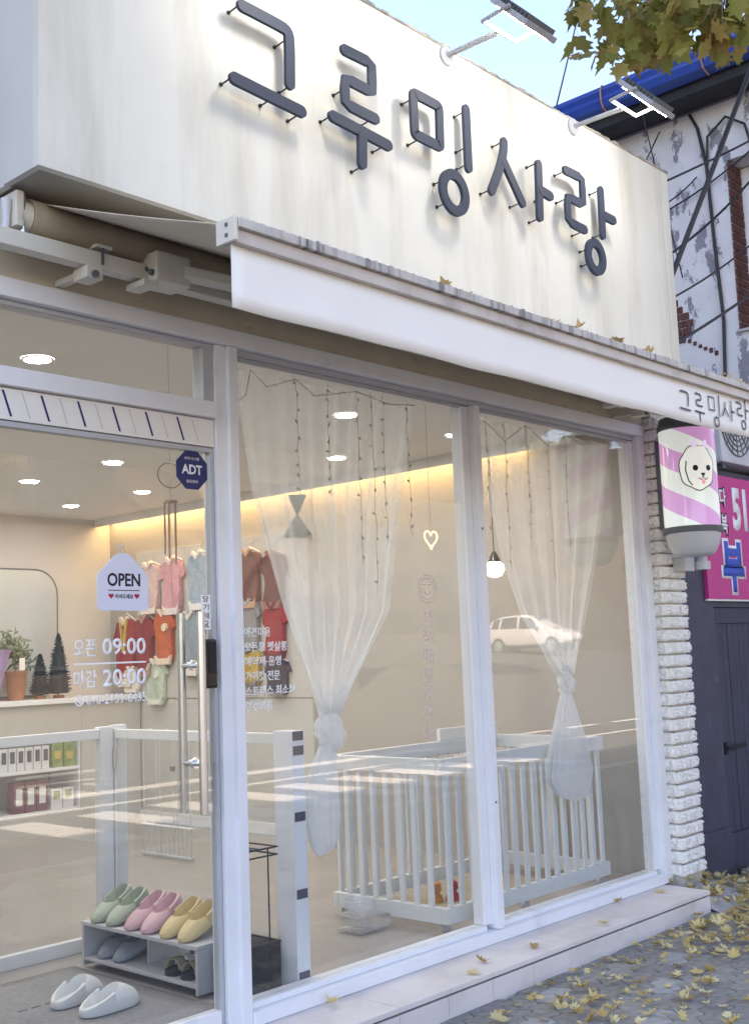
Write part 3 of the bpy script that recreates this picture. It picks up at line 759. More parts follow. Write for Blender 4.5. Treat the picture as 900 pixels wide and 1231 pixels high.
YL0, YL1 = -0.516, -0.502
def letter(label, strokes, pins, closed=()):
    xs = [p[0] for s in strokes for p in s]; zs = [p[1] for s in strokes for p in s]
    t = thing('sign_letter', label, 'letter', (sum(xs) / len(xs), YL1, min(zs)), 'raised letters on the cream sign')
    for k, s in enumerate(strokes):
        d = 0.0015 * k
        MB().stroke(s, 0.047 if k not in closed else 0.046, YL0 - d, YL1, closed=k in closed, it=2 if len(s) < 14 else 0).build('stroke', 'letter', t)
    for (px, pz) in pins:
        MB().tube([(px, -0.503, pz), (px, -0.470, pz - 0.004), (px, -0.449, pz - 0.004)], 0.0035, 6).build('mounting_pin', 'wire', t)
        MB().tube([(px, -0.456, pz - 0.004), (px, -0.4495, pz - 0.004)], 0.008, 8).build('pin_foot', 'wire', t)
    return t
def ring(cx, cz, rx, rz, n=28):
    return [(cx + rx * math.cos(2 * math.pi * k / n), cz + rz * math.sin(2 * math.pi * k / n)) for k in range(n)]
letter('first slate-blue raised letter 그 on the cream sign', [
    [(-0.33, 3.739), (-0.25, 3.738), (-0.148, 3.736), (-0.097, 3.732), (-0.093, 3.68), (-0.095, 3.60), (-0.098, 3.517)],
    [(-0.376, 3.439), (-0.042, 3.424)]], [(-0.345, 3.735), (-0.118, 3.685), (-0.102, 3.505), (-0.390, 3.437), (-0.20, 3.42), (-0.06, 3.405)])
letter('second slate-blue raised letter 루 on the cream sign', [
    [(0.212, 3.773), (0.29, 3.774), (0.345, 3.774), (0.372, 3.765), (0.372, 3.70), (0.370, 3.655), (0.340, 3.648), (0.25, 3.650), (0.212, 3.646), (0.206, 3.60), (0.208, 3.552), (0.235, 3.541), (0.30, 3.538), (0.382, 3.536)],
    [(0.13, 3.463), (0.454, 3.443)], [(0.296, 3.435), (0.290, 3.315)]], [(0.198, 3.60), (0.35, 3.52), (0.118, 3.46), (0.42, 3.427), (0.288, 3.302)])
letter('third slate-blue raised letter 밍 on the cream sign', [
    [(0.632, 3.715), (0.634, 3.735), (0.655, 3.738), (0.785, 3.735), (0.806, 3.733), (0.808, 3.712), (0.803, 3.568), (0.802, 3.548), (0.782, 3.546), (0.655, 3.550), (0.634, 3.551), (0.632, 3.572)],
    [(1.0, 3.786), (0.998, 3.508)], ring(0.884, 3.359, 0.079, 0.083)], [(0.620, 3.705), (0.650, 3.53), (0.985, 3.77), (0.985, 3.60), (0.985, 3.52), (0.815, 3.40), (0.830, 3.30)], closed=(0, 2))
letter('fourth slate-blue raised letter 사 on the cream sign', [
    [(1.284, 3.720), (1.277, 3.664), (1.239, 3.575), (1.166, 3.448)], [(1.276, 3.618), (1.33, 3.55), (1.407, 3.455)],
    [(1.561, 3.692), (1.548, 3.422)], [(1.569, 3.561), (1.647, 3.554)]], [(1.268, 3.715), (1.155, 3.45), (1.385, 3.448), (1.545, 3.695), (1.60, 3.535), (1.54, 3.412)])
letter('fifth slate-blue raised letter 랑 on the cream sign', [
    [(1.805, 3.736), (1.86, 3.737), (1.925, 3.737), (1.955, 3.728), (1.957, 3.68), (1.954, 3.605), (1.93, 3.596), (1.85, 3.597), (1.812, 3.593), (1.804, 3.55), (1.806, 3.482), (1.835, 3.466), (1.88, 3.463), (1.952, 3.461)],
    [(2.133, 3.721), (2.126, 3.475)], [(2.150, 3.588), (2.241, 3.585)], ring(2.039, 3.336, 0.070, 0.075)], [(1.79, 3.725), (1.79, 3.58), (1.92, 3.44), (2.115, 3.715), (2.12, 3.48), (1.985, 3.37), (1.99, 3.295)], closed=(3,))

def floodlight(x, label):
    t = thing('sign_floodlight', label, 'floodlight', (x, -0.45, 4.046), 'floodlights along the top of the sign')
    lp(MB().lathe([(0.0, 0.018), (0.030, 0.018), (0.045, 0.012), (0.048, 0.0)], (0, 0, 0), 18), 'base_plate', 'lamparm', t, Matrix.Translation((x, -0.4495, 4.046)) @ RX90, smooth=True)
    MB().tube([(x, -0.462, 4.046), (x, -0.62, 4.044), (x, -0.745, 4.040)], 0.0125, 10).build('arm', 'lamparm', t, smooth=True)
    # yoke holding the lamp panel
    h = 0.122
    MB().tube([(x - h, -0.90, 4.052), (x - h, -0.755, 4.040), (x + h, -0.755, 4.040), (x + h, -0.90, 4.052)], 0.010, 6).build('yoke', 'lamparm', t)
    # flat LED panel, tilted so that its face looks back at the sign
    R_ = Matrix.Translation((x, -0.885, 4.04)) @ Matrix.Rotation(R(-43), 4, 'X')
    lp(MB().box(-0.11, 0.11, -0.012, 0.014, -0.125, 0.125), 'housing', 'lamparm', t, R_, bevel=0.004)
    for k in range(9):
        lp(MB().box(-0.095, 0.095, -0.034, -0.0125, -0.105 + k * 0.026, -0.101 + k * 0.026), 'fin', 'lampdark', t, R_)
    lp(MB().box(-0.088, 0.088, 0.0145, 0.018, -0.10, 0.10), 'lamp_face', 'led', t, R_)
    return t
floodlight(0.948, 'lit white floodlight on an arm above the middle letter of the sign')
floodlight(1.992, 'lit white floodlight on an arm above the last letter of the sign')
floodlight(-0.096, 'lit white floodlight on an arm above the first letter of the sign')

# ================================================================== AWNING
aw = thing('retractable_awning', 'white retractable awning with beige rolled cloth under the sign', 'awning', (1.1, -0.2, 2.83))
MB().tube([(-1.03, -0.20, 2.83), (3.2, -0.20, 2.83)], 0.066, 20).build('roller', 'roll', aw, smooth=True)
MB().tube([(-1.07, -0.20, 2.83), (-1.032, -0.20, 2.83)], 0.055, 16).build('roller_end', 'ivory', aw, smooth=True)
def can(u, v):
    x = -0.985 + 4.185 * u
    y = -0.21 - 0.93 * v; z = 2.893 - 0.342 * v - 0.006 * math.sin(math.pi * v) + 0.004 * math.sin(u * 40) * v
    return (x, y, z)
c = MB().grid(can, 60, 10).build('canopy', 'canopy', aw, smooth=True)
c.modifiers.new('t', 'SOLIDIFY').thickness = 0.003
bx('front_rail', 'rail', aw, -0.972, 3.2, -1.205, -1.115, 2.528, 2.556, bevel=0.004)
bx('front_rail_face', 'railfront', aw, -0.970, 3.2, -1.188, -1.13, 2.489, 2.527, bevel=0.003)
bx('rail_end', 'ivory', aw, -0.985, -0.973, -1.200, -1.118, 2.490, 2.560, bevel=0.004)
for zz in (2.505, 2.535):
    bx('end_screw', 'lampdark', aw, -0.988, -0.9855, -1.17, -1.16, zz, zz + 0.01)
for k in range(116):
    x = -0.955 + k * 0.0355 + random.uniform(-.006, .006)
    bx('rail_rib', 'rail', aw, x, x + 0.005 + random.random() * .01, -1.203, -1.13, 2.5562, 2.5575 + random.random() ** 2 * 0.004)
def val(u, v):
    x = -0.968 + 4.165 * u
    return (x, -1.164 + 0.004 * math.sin(u * 55) * v, 2.490 - 0.180 * v - 0.002 * math.sin(u * 31) * v)
vl = MB().grid(val, 80, 4).build('valance', 'valance', aw, smooth=True)
vl.modifiers.new('t', 'SOLIDIFY').thickness = 0.003
# small lettering on the valance
YV = -1.1695
def vs_(pts, closed=False, it=2):
    MB().stroke(pts, 0.0085, YV - 0.0006, YV, closed=closed, it=it).build('lettering', 'slate', vl)
vs_([(1.575, 2.444), (1.640, 2.444), (1.642, 2.42), (1.634, 2.385)]); vs_([(1.564, 2.366), (1.655, 2.364)])
vs_([(1.712, 2.452), (1.762, 2.452), (1.762, 2.424), (1.716, 2.424), (1.716, 2.398), (1.768, 2.398)], it=1); vs_([(1.700, 2.370), (1.785, 2.368)]); vs_([(1.742, 2.366), (1.742, 2.330)])
vs_([(1.835, 2.455), (1.890, 2.455), (1.890, 2.395), (1.835, 2.395)], closed=True, it=0); vs_([(1.938, 2.470), (1.936, 2.372)]); vs_(ring(1.905, 2.345, .022, .022, 16), True, 0)
vs_([(2.000, 2.448), (1.996, 2.42), (1.970, 2.385)]); vs_([(1.999, 2.42), (2.030, 2.385)]); vs_([(2.062, 2.462), (2.060, 2.370)]); vs_([(2.066, 2.415), (2.090, 2.413)])
vs_([(2.122, 2.468), (2.170, 2.468), (2.170, 2.440), (2.126, 2.440), (2.126, 2.408), (2.178, 2.408)], it=1); vs_([(2.213, 2.485), (2.211, 2.395)]); vs_([(2.217, 2.440), (2.242, 2.438)]); vs_(ring(2.185, 2.365, .021, .021, 16), True, 0)
# torsion bar, brackets, folding arms
bx('torsion_bar', 'ivory', aw, -1.32, 3.18, -0.262, -0.205, 2.700, 2.757, bevel=0.004)
for xx in (-0.80, 2.9):
    bx('wall_bracket', 'ivory', aw, xx - 0.045, xx + 0.02, -0.272, -0.19, 2.655, 2.698, bevel=0.006)
    bx('bracket_stay', 'ivory', aw, xx - 0.03, xx + 0.0, -0.189, -0.051, 2.675, 2.697, bevel=0.003)
    MB().tube([(xx - 0.015, -0.285, 2.668), (xx - 0.015, -0.274, 2.668)], 0.013, 10).build('bolt', 'lampdark', aw)
    bx('clamp_strap', 'ivory', aw, xx - 0.005, xx + 0.06, -0.272, -0.20, 2.770, 2.782, bevel=0.003)
    bx('clamp_stem', 'lampdark', aw, xx + 0.018, xx + 0.026, -0.271, -0.2635, 2.712, 2.769)
for xx, s in ((-0.52, 1), (2.65, -1)):
    bx('arm_shoulder', 'ivory', aw, xx - 0.065, xx + 0.085, -0.315, -0.195, 2.690, 2.800, bevel=0.010)
    bx('shoulder_plate', 'ivory', aw, xx - 0.11, xx - 0.05, -0.30, -0.19, 2.668, 2.69, bevel=0.004)
    for k in range(3):
        MB().tube([(xx - 0.078, -0.29 + 0.035 * k, 2.722 + 0.018 * k), (xx - 0.066, -0.29 + 0.035 * k, 2.722 + 0.018 * k)], 0.012, 8).build('shoulder_bolt', 'lampdark', aw)
    a = (xx + s * 0.06, -0.30, 2.745); e = (xx + s * 1.05, -0.62, 2.66); b = (xx + s * 0.10, -1.115, 2.52)
    MB().tube([a, e], 0.033, 6).build('folding_arm', 'ivory', aw)
    MB().tube([e, b], 0.024, 6).build('folding_arm', 'ivory', aw)
    MB().tube([(e[0], e[1], e[2] - 0.035), (e[0], e[1], e[2] + 0.035)], 0.03, 10).build('elbow', 'ivory', aw)
# crank eye at the end of the roller
MB().tube([(-1.075, -0.235, 2.886), (-1.075, -0.235, 2.828)], 0.021, 12).build('crank_joint', 'chrome', aw, smooth=True)
MB().tube([(-1.072, -0.238, 2.83), (-1.064, -0.238, 2.765), (-1.062, -0.238, 2.728)], [0.0095, 0.0095, 0.013], 10).build('crank_link', 'chrome', aw, smooth=True)
MB().tube([(-1.115, -0.222, 2.868), (-1.115, -0.222, 2.80), (-1.122, -0.222, 2.72)], [0.018, 0.013, 0.013], 10).build('crank_gear', 'lampwhite', aw, smooth=True)
bx('end_bracket', 'ivory', aw, -1.10, -1.072, -0.26, 0.02, 2.775, 2.895, bevel=0.006)

# ================================================================== BRICK PILLAR
pil = thing('brick_pillar', 'white painted rough brick pillar beside the right window', 'pillar', (3.37, -0.06, 0))
bx('core', 'mortar_w', pil, 3.245, 3.490, -0.098, 0.055, -0.10, 2.90)
def rough_brick(L, H, D):
    """split-face brick: front pillowed and uneven; origin at its left front bottom corner, front towards -y"""
    mb = MB(); nu, nv = 13, 6
    def f(u, v):
        e = min(min(u, 1 - u) * L, min(v, 1 - v) * H)
        d = random.uniform(-.003, .002) if e < 1e-6 else (0.012 + random.uniform(-.010, .009)) * min(1, e / 0.012 + .35)
        x = u * L; z = v * H
        if 0 < u < 1: x += random.uniform(-.003, .003)
        if 0 < v < 1: z += random.uniform(-.003, .003)
        return (x, -d + 0.004, z)
    mb.grid(f, nu, nv)
    mb.box(0, L, 0.004, D, 0, H)
    o = mb.build('brick', 'brick_w', None, smooth=True)
    me = o.data; bpy.data.objects.remove(o); return me
H0 = 0.0635; PIT = 0.0755
full = [rough_brick(0.172, H0, 0.05) for _ in range(5)]
half = [rough_brick(0.078, H0, 0.05) for _ in range(5)]
side = [rough_brick(0.112, H0, 0.04) for _ in range(5)]
for k in range(36):
    z = 0.005 + k * PIT
    cells = [(3.234, half), (3.320, full)] if k % 2 else [(3.234, full), (3.414, half)]
    for (x, pool) in cells:
        o = bpy.data.objects.new('brick', random.choice(pool)); COL.objects.link(o); o.parent = pil
        o.location = Vector((x, -0.128 + random.uniform(-.004, .004), z)) - WL[pil.name]
    o = bpy.data.objects.new('brick', random.choice(side)); COL.objects.link(o); o.parent = pil
    o.location = Vector((3.233 + random.uniform(-.003, .002), 0.035 - 0.035 , z)) - WL[pil.name]
    o.rotation_euler = (0, 0, R(-90))

# ================================================================== BARBER-POLE LIGHT BOX
px_, py_ = 3.20, -0.35
pole = thing('barber_pole_sign', 'lit drum sign with purple and white stripes and a puppy face', 'light sign', (px_, py_, 1.84))
drum = MB().lathe([(0.160, 1.99), (0.160, 2.585)], (px_, py_, 0), 48).build('drum', 'stripe', pole, smooth=True, origin=(px_, py_, 2.08))
WL[drum.name] = Vector((px_, py_, 2.08))
MB().lathe([(0.168, 1.975), (0.172, 1.985), (0.172, 2.012), (0.161, 2.014)], (px_, py_, 0), 40).build('lower_band', 'lampdark', pole, smooth=True)
MB().lathe([(0.0, 1.845), (0.098, 1.847), (0.122, 1.865), (0.146, 1.915), (0.158, 1.9745), (0.0, 1.9745)], (px_, py_, 0), 40).build('bottom_cap', 'lampwhite', pole, smooth=True)
MB().lathe([(0.168, 2.590), (0.168, 2.61), (0.150, 2.66), (0.0, 2.68)], (px_, py_, 0), 36).build('top_cap', 'lampdark', pole, smooth=True)
bx('wall_bracket', 'lampdark', pole, 3.225, 3.285, -0.215, -0.125, 2.02, 2.56)
# puppy face printed on the drum, towards the street
A0 = math.atan2(CAM.y - py_, CAM.x - px_) + R(9)
def onpole(u, w, r):         # u metres round the drum (to the viewer's right), w metres up
    u = FX + (u - FX) * FS; w = FZ + (w - FZ) * FS
    q = A0 + u / 0.160
    return (px_ + r * math.cos(q), py_ + r * math.sin(q), w)
def decal(name, pts, mat, lift):
    n = len(pts); cu = sum(p[0] for p in pts) / n; cw = sum(p[1] for p in pts) / n
    mb = MB(); V = []; rings = 5
    for k in range(rings + 1):
        s_ = k / rings
        V += [onpole(cu + (p[0] - cu) * s_, cw + (p[1] - cw) * s_, 0.160 + lift) for p in pts]
    F = []
    for k in range(rings):
        for i in range(n):
            j = (i + 1) % n
            F.append((k * n + i, k * n + j, (k + 1) * n + j, (k + 1) * n + i))
    mb.add(V, F).build(name, mat, pole)
def dline(name, pts, mat, w, lift):
    P2 = [Vector(p) for p in pts]; V = []; F = []
    for i, p in enumerate(P2):
        a = P2[max(i - 1, 0)]; b = P2[min(i + 1, len(P2) - 1)]
        t = (b - a).normalized(); n = Vector((-t.y, t.x)) * w / 2
        V += [onpole(p.x + n.x, p.y + n.y, 0.160 + lift), onpole(p.x - n.x, p.y - n.y, 0.160 + lift)]
        if i: F.append((2 * i - 2, 2 * i - 1, 2 * i + 1, 2 * i))
    MB().add(V, F).build(name, mat, pole)
M['dogwhite'] = pm('white_print', (0.62, 0.74, 0.76), 0.3, 0.01, emit=0.12)
M['lilac'] = pm('lilac_print', (0.62, 0.60, 0.85), 0.3, 0.01, emit=0.12)
M['tongue'] = pm('pink_print', (0.75, 0.35, 0.45), 0.3, 0.01, emit=0.1)
FX, FZ = 0.030, 2.345
FS = 1.38
face = []
for k in range(40):
    q = 2 * math.pi * k / 40
    wob = 1 + 0.035 * math.sin(q * 7)
    x = 0.074 * math.cos(q) * wob; z = 0.092 * math.sin(q) * wob
    if q > math.pi and q < 1.75 * math.pi: x *= 1.04
    face.append((FX + x, FZ + z))
decal('face_outline', [(FX + (x - FX) * 1.06, FZ + (z - FZ) * 1.05) for x, z in face], 'slate', 0.0012)
decal('face', face, 'dogwhite', 0.0020)
dline('ear_line', [(FX - .047, FZ + .03), (FX - .052, FZ - .01), (FX - .042, FZ - .055), (FX - .028, FZ - .075)], 'slate', 0.005, 0.0028)
for ex in (-0.012, 0.046):
    decal('eye', [(FX + ex + .0115 * math.cos(R(30 * k)), FZ - .002 + .0125 * math.sin(R(30 * k))) for k in range(12)], 'print', 0.0028)
decal('nose', [(FX + .008, FZ - .024), (FX + .030, FZ - .024), (FX + .022, FZ - .038), (FX + .016, FZ - .038)], 'print', 0.0028)
dline('mouth', [(FX - .003, FZ - .045), (FX + .008, FZ - .052), (FX + .019, FZ - .040), (FX + .030, FZ - .052), (FX + .040, FZ - .045)], 'print', 0.004, 0.0028)
decal('tongue', [(FX + .010, FZ - .051), (FX + .028, FZ - .051), (FX + .026, FZ - .068), (FX + .019, FZ - .073), (FX + .012, FZ - .068)], 'tongue', 0.0026)
for s_ in (-1, 1):
    decal('bow', [(FX + .012, FZ + .098), (FX + .012 + s_ * .030, FZ + .118), (FX + .012 + s_ * .036, FZ + .098), (FX + .012 + s_ * .030, FZ + .080)], 'lilac', 0.0030)
decal('bow_knot', [(FX + .012 + .009 * math.cos(R(40 * k)), FZ + .099 + .009 * math.sin(R(40 * k))) for k in range(9)], 'dogwhite', 0.0036)

# cable box and conduit under the drum
cb = thing('junction_box', 'small off-white junction box with capped pipe under the drum sign', 'junction box', (3.45, -0.2, 1.75))
bx('box', 'lampwhite', cb, 3.33, 3.45, -0.22, -0.135, 1.775, 1.86, bevel=0.01)
MB().tube([(3.50, -0.24, 1.785), (3.50, -0.24, 1.835)], 0.05, 16).build('pipe_cap', 'lampwhite', cb, smooth=True)
MB().tube([(3.50, -0.24, 1.836), (3.50, -0.24, 2.10)], 0.034, 14).build('pipe', 'alu_grey', cb, smooth=True)
bx('pipe_clip', 'lampwhite', cb, 3.44, 3.50, -0.20, -0.135, 1.80, 1.83)

# ================================================================== ALLEY GATE, PINK SIGN, AIR CONDITIONER
gt = thing('alley_gate_wall', 'dark slate painted wall with a planked gate beside the brick pillar', 'gate', (4.4, 0.1, -0.14))
bx('pier', 'slate', gt, 3.505, 4.155, 0.03, 0.30, -0.20, 2.52, bevel=0.006)
bx('pier', 'slate', gt, 5.30, 5.58, 0.03, 0.30, -0.20, 2.52)
bx('lintel', 'slate', gt, 4.157, 5.298, 0.035, 0.30, 1.575, 2.52, bevel=0.005)
bx('gate_rail', 'slate2', gt, 4.16, 5.295, 0.05, 0.085, 1.47, 1.572, bevel=0.004)
bx('gate_rail', 'slate2', gt, 4.16, 5.295, 0.05, 0.085, -0.13, 0.10, bevel=0.004)
bx('gate_stile', 'slate2', gt, 4.16, 4.225, 0.048, 0.088, 0.102, 1.468, bevel=0.004)
for k in range(13):
    x = 4.228 + k * 0.0815
    bx('plank', 'slate2', gt, x, x + 0.076, 0.062 + random.uniform(-.002, .002), 0.095, 0.102, 1.468, bevel=0.005)
bx('latch_plate', 'rubber', gt, 4.185, 4.215, 0.030, 0.0475, 0.61, 0.69, bevel=0.004)
MB().tube([(4.19, 0.026, 0.65), (4.46, 0.026, 0.656)], 0.013, 8).build('latch_bar', 'rubber', gt, smooth=True)
bx('splash_board', 'slate', gt, 3.508, 4.15, 0.010, 0.029, -0.16, 0.16, bevel=0.006)

pk = thing('pink_shop_sign', 'magenta sign with white and blue Korean letters above the gate', 'sign', (4.7, 0.02, 1.6))
bx('panel', 'pink', pk, 4.04, 5.42, 0.000, 0.028, 1.628, 2.470, bevel=0.002)
bx('sign_edge', 'valance', pk, 4.035, 5.425, 0.004, 0.024, 1.615, 1.627)
YP = -0.001
def pst(pts, w, mat, lift, closed=False, it=1):
    MB().stroke(pts, w, YP - lift - 0.001, YP - lift, closed=closed, it=it).build('lettering', mat, pk)
def ptext(t, x0, x1, z0, z1, mat, off, lift):
    text_part('lettering', t, mat, pk, x0, x1, z0, z1, YP - lift, off, 0.0006)
ptext('다', 4.285, 4.40, 2.245, 2.395, 'print', 0.075, 0.0005); ptext('다', 4.297, 4.388, 2.258, 2.383, 'vinyl', 0.03, 0.0016)
ptext('복', 4.285, 4.40, 2.055, 2.215, 'print', 0.075, 0.0005); ptext('복', 4.297, 4.388, 2.068, 2.202, 'vinyl', 0.03, 0.0016)
ptext('51', 4.475, 4.70, 2.10, 2.40, 'vinyl', 0.05, 0.0005)
ptext('부', 4.245, 4.615, 1.655, 2.040, 'vinyl', 0.085, 0.0005); ptext('부', 4.270, 4.590, 1.675, 2.020, 'blue', 0.045, 0.0020)
ptext('동', 4.78, 5.14, 1.655, 2.040, 'vinyl', 0.085, 0.0005); ptext('동', 4.805, 5.115, 1.675, 2.020, 'blue', 0.045, 0.0020)

ac = thing('outdoor_air_conditioner', 'pale grey outdoor air conditioner unit above the pink sign', 'air conditioner', (4.7, 0.0, 2.55))
bx('casing', 'lampwhite', ac, 4.26, 5.12, -0.06, 0.26, 2.555, 3.14, bevel=0.015)
for k in range(6):
    MB().tube([(4.50 + (0.05 + 0.036 * k) * math.cos(q * math.pi / 12), -0.066, 2.84 + (0.05 + 0.036 * k) * math.sin(q * math.pi / 12)) for q in range(24)], 0.0045, 5, closed=True).build('grille_ring', 'lampdark', ac)
for k in range(8):
    q = math.pi * k / 8
    MB().tube([(4.50 - .235 * math.cos(q), -0.062, 2.84 - .235 * math.sin(q)), (4.50 + .235 * math.cos(q), -0.062, 2.84 + .235 * math.sin(q))], 0.004, 5).build('grille_spoke', 'lampdark', ac)
bx('badge_panel', 'alu_grey', ac, 4.80, 5.05, -0.063, -0.0605, 2.66, 2.80)
for xx in (4.34, 5.0):
    bx('foot', 'lampdark', ac, xx, xx + 0.06, -0.02, 0.24, 2.521, 2.554)

# ================================================================== NEIGHBOUR BUILDING
nb = thing('neighbour_house', 'old house with peeling white paint and a blue roof edge', 'building', (7.5, 3.0, 0))
XS = 5.6
# side wall pieces round a window opening y -0.95..0.35, z 3.78..5.22
mb = MB()
mb.box(XS, XS + 0.30, 0.35, 6.0, -0.2, 5.72)
mb.box(XS, XS + 0.30, -1.25, -0.95, -0.2, 5.72)
mb.box(XS, XS + 0.30, -0.949, 0.349, -0.2, 3.78)
mb.box(XS, XS + 0.30, -0.949, 0.349, 5.22, 5.72)
mb.build('side_wall', 'peel', nb)
bx('front_wall', 'peel', nb, XS + 0.301, 11.5, -1.25, -1.0, -0.2, 5.72)
bx('rear_wall', 'peel', nb, XS + 0.301, 11.5, 5.7, 5.98, -0.2, 5.72)
bx('far_wall', 'peel', nb, 11.2, 11.5, -0.99, 5.69, -0.2, 5.72)
win = bx('window', 'alu', nb, XS + 0.23, XS + 0.28, 0.27, 0.345, 3.79, 5.21)
bx('window_frame', 'alu', win, XS + 0.23, XS + 0.28, -0.945, -0.88, 3.79, 5.21)
bx('window_frame', 'alu', win, XS + 0.232, XS + 0.278, -0.879, 0.269, 5.13, 5.21)
bx('window_frame', 'alu', win, XS + 0.232, XS + 0.278, -0.879, 0.269, 3.79, 3.86)
bx('pane', 'winglass', win, XS + 0.25, XS + 0.26, -0.879, 0.269, 3.861, 5.129)
bx('sill', 'alu_grey', win, XS - 0.04, XS + 0.229, -0.94, 0.34, 3.781, 3.80)
# raw brick jamb where the plaster has fallen away
jb = bx('jamb_mortar', 'mortar', nb, XS - 0.004, XS + 0.225, 0.338, 0.349, 3.79, 5.21)
z = 3.805
k = 0
while z < 5.17:
    for (a, b) in (((0.004, 0.12), (0.13, 0.222)) if k % 2 else ((0.004, 0.075), (0.085, 0.222))):
        bx('brick', 'brick_r', jb, XS - 0.012 + a, XS - 0.012 + b, 0.327 + random.uniform(-.004, .003), 0.345, z, z + 0.062, bevel=0.004)
    z += 0.074; k += 1
# patch of bare dark brick near the sign
z = 3.74
for r_ in range(8):
    n = [1, 2, 3, 3, 3, 2, 2, 1][r_]
    for c_ in range(n):
        y = 1.02 - 0.085 * c_ - random.uniform(0, .02) - (0.03 if r_ % 2 else 0)
        bx('brick', 'brick_r', nb, XS - random.uniform(.010, .022), XS + 0.02, y - 0.075, y, z, z + 0.055, bevel=0.004)
    z += 0.063
for k in range(7):
    y = 0.84 - 0.045 * k; zz = 3.82 - 0.030 * k
    bx('brick_chip', 'brick_r', nb, XS - 0.008, XS + 0.01, y - 0.03, y, zz, zz + 0.028 + random.random() * .02, bevel=0.004)
# blue metal roof with a box gutter
mb = MB()
mb.add([(XS - 0.42, -1.7, 5.86), (XS - 0.42, 6.4, 5.86), (8.6, 6.4, 6.75), (8.6, -1.7, 6.75), (XS - 0.42, -1.7, 5.90), (XS - 0.42, 6.4, 5.90), (8.6, 6.4, 6.79), (8.6, -1.7, 6.79)],
       [(0, 1, 2, 3), (4, 7, 6, 5), (0, 4, 5, 1), (1, 5, 6, 2), (3, 2, 6, 7), (0, 3, 7, 4)])
mb.add([(8.6, -1.7, 6.75), (8.6, 6.4, 6.75), (11.9, 6.4, 5.86), (11.9, -1.7, 5.86), (8.6, -1.7, 6.79), (8.6, 6.4, 6.79), (11.9, 6.4, 5.90), (11.9, -1.7, 5.90)],
       [(0, 1, 2, 3), (4, 7, 6, 5), (0, 4, 5, 1), (1, 5, 6, 2), (3, 2, 6, 7), (0, 3, 7, 4)])
rf = mb.build('roof', 'roofblue', nb)
prof = [(-0.42, 5.97), (-0.50, 5.985), (-0.52, 5.94), (-0.505, 5.90), (-0.525, 5.86), (-0.50, 5.80), (-0.40, 5.775), (-0.36, 5.80)]
mb = MB(); n = len(prof)
mb.add([(XS + x, -1.75, z) for x, z in prof] + [(XS + x, 6.4, z) for x, z in prof], [(i, i + 1, n + i + 1, n + i) for i in range(n - 1)])
gut = mb.build('gutter', 'roofblue', rf, smooth=False); gut.modifiers.new('t', 'SOLIDIFY').thickness = 0.004
for y in (-0.65, 0.25, 1.15, 2.05, 2.95):
    MB().tube([(XS - 0.41, y, 5.985), (XS - 0.505, y, 5.99), (XS - 0.532, y, 5.94), (XS - 0.532, y, 5.85), (XS - 0.505, y, 5.795), (XS - 0.41, y, 5.768)], 0.008, 5).build('gutter_strap', 'strap', rf)
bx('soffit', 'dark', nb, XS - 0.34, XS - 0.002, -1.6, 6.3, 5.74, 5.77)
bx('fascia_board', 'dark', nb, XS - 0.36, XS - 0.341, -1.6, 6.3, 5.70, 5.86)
MB().tube([(XS - 0.03, 0.62, 5.7), (XS - 0.05, 0.55, 5.55), (XS - 0.04, 0.50, 5.2), (XS - 0.03, 0.49, 4.6), (XS - 0.03, 0.46, 3.9), (XS - 0.03, 0.50, 3.2), (XS - 0.03, 0.5, 2.4)], 0.014, 8).build('wall_conduit', 'wire', nb, smooth=True)
MB().tube([(XS - 0.03, 0.50, 5.2), (XS - 0.05, 0.47, 5.45), (XS - 0.06, 0.30, 5.56), (XS - 0.05, 0.15, 5.45), (XS - 0.04, 0.10, 5.2)], 0.011, 8).build('wall_conduit', 'wire', nb, smooth=True)

# overhead cables in the gap
def cable(a, b, r, sag, label, n=14):
    a, b = Vector(a), Vector(b)
    pts = [a.lerp(b, i / n) - Vector((0, 0, sag * 4 * (i / n) * (1 - i / n))) for i in range(n + 1)]
    return tag(MB().tube(pts, r, 6).build('overhead_cable', 'wire', None, smooth=True, origin=b), label, 'cable', 'cables between the shop and the old house')
cable((4.30, -1.33, 6.86), (3.03, -0.08, 2.85), 0.016, 0.015, 'thick black cable running steeply down behind the sign')
cable((5.52, -0.4, 4.35), (3.05, -0.2, 3.02), 0.010, 0.05, 'thin black cable reaching the lowest point behind the sign')
cable((5.55, 0.1, 5.0), (3.02, -0.05, 3.50), 0.010, 0.08, 'thin black cable passing in front of the brick window jamb')
cable((5.56, 0.0, 5.32), (3.05, 0.15, 4.02), 0.008, 0.02, 'thin dark cable stretched taut below the blue gutter')
cable((5.57, 0.6, 5.15), (3.02, 0.02, 3.95), 0.007, 0.10, 'thin sagging cable from the conduit to the sign end')
cable((5.57, 0.9, 5.65), (3.3, 0.2, 3.95), 0.006, 0.04, 'thin cable starting under the dark soffit')
cable((4.9, 1.2, 6.6), (2.6, 0.2, 4.10), 0.006, 0.02, 'thin wire rising above the roof edge past the tree leaves')
cable((5.1, -0.2, 6.9), (5.35, 0.4, 5.75), 0.006, 0.01, 'short wire dropping over the blue gutter')

cable((5.57, 1.3, 5.66), (3.02, -0.15, 3.80), 0.006, 0.06, 'thin wire crossing the peeling paint from the soffit corner')
cable((5.55, -0.1, 4.62), (3.02, -0.2, 3.30), 0.007, 0.07, 'thin cable hanging slack beside the patch of bare brick')
cable((5.20, 0.9, 5.98), (4.6, 0.3, 4.0), 0.005, 0.02, 'thin wire dropping from the blue gutter to a loose loop')
cable((5.56, 0.85, 4.95), (5.56, -0.2, 5.40), 0.008, 0.05, 'short cable clipped across the peeling wall above the window')

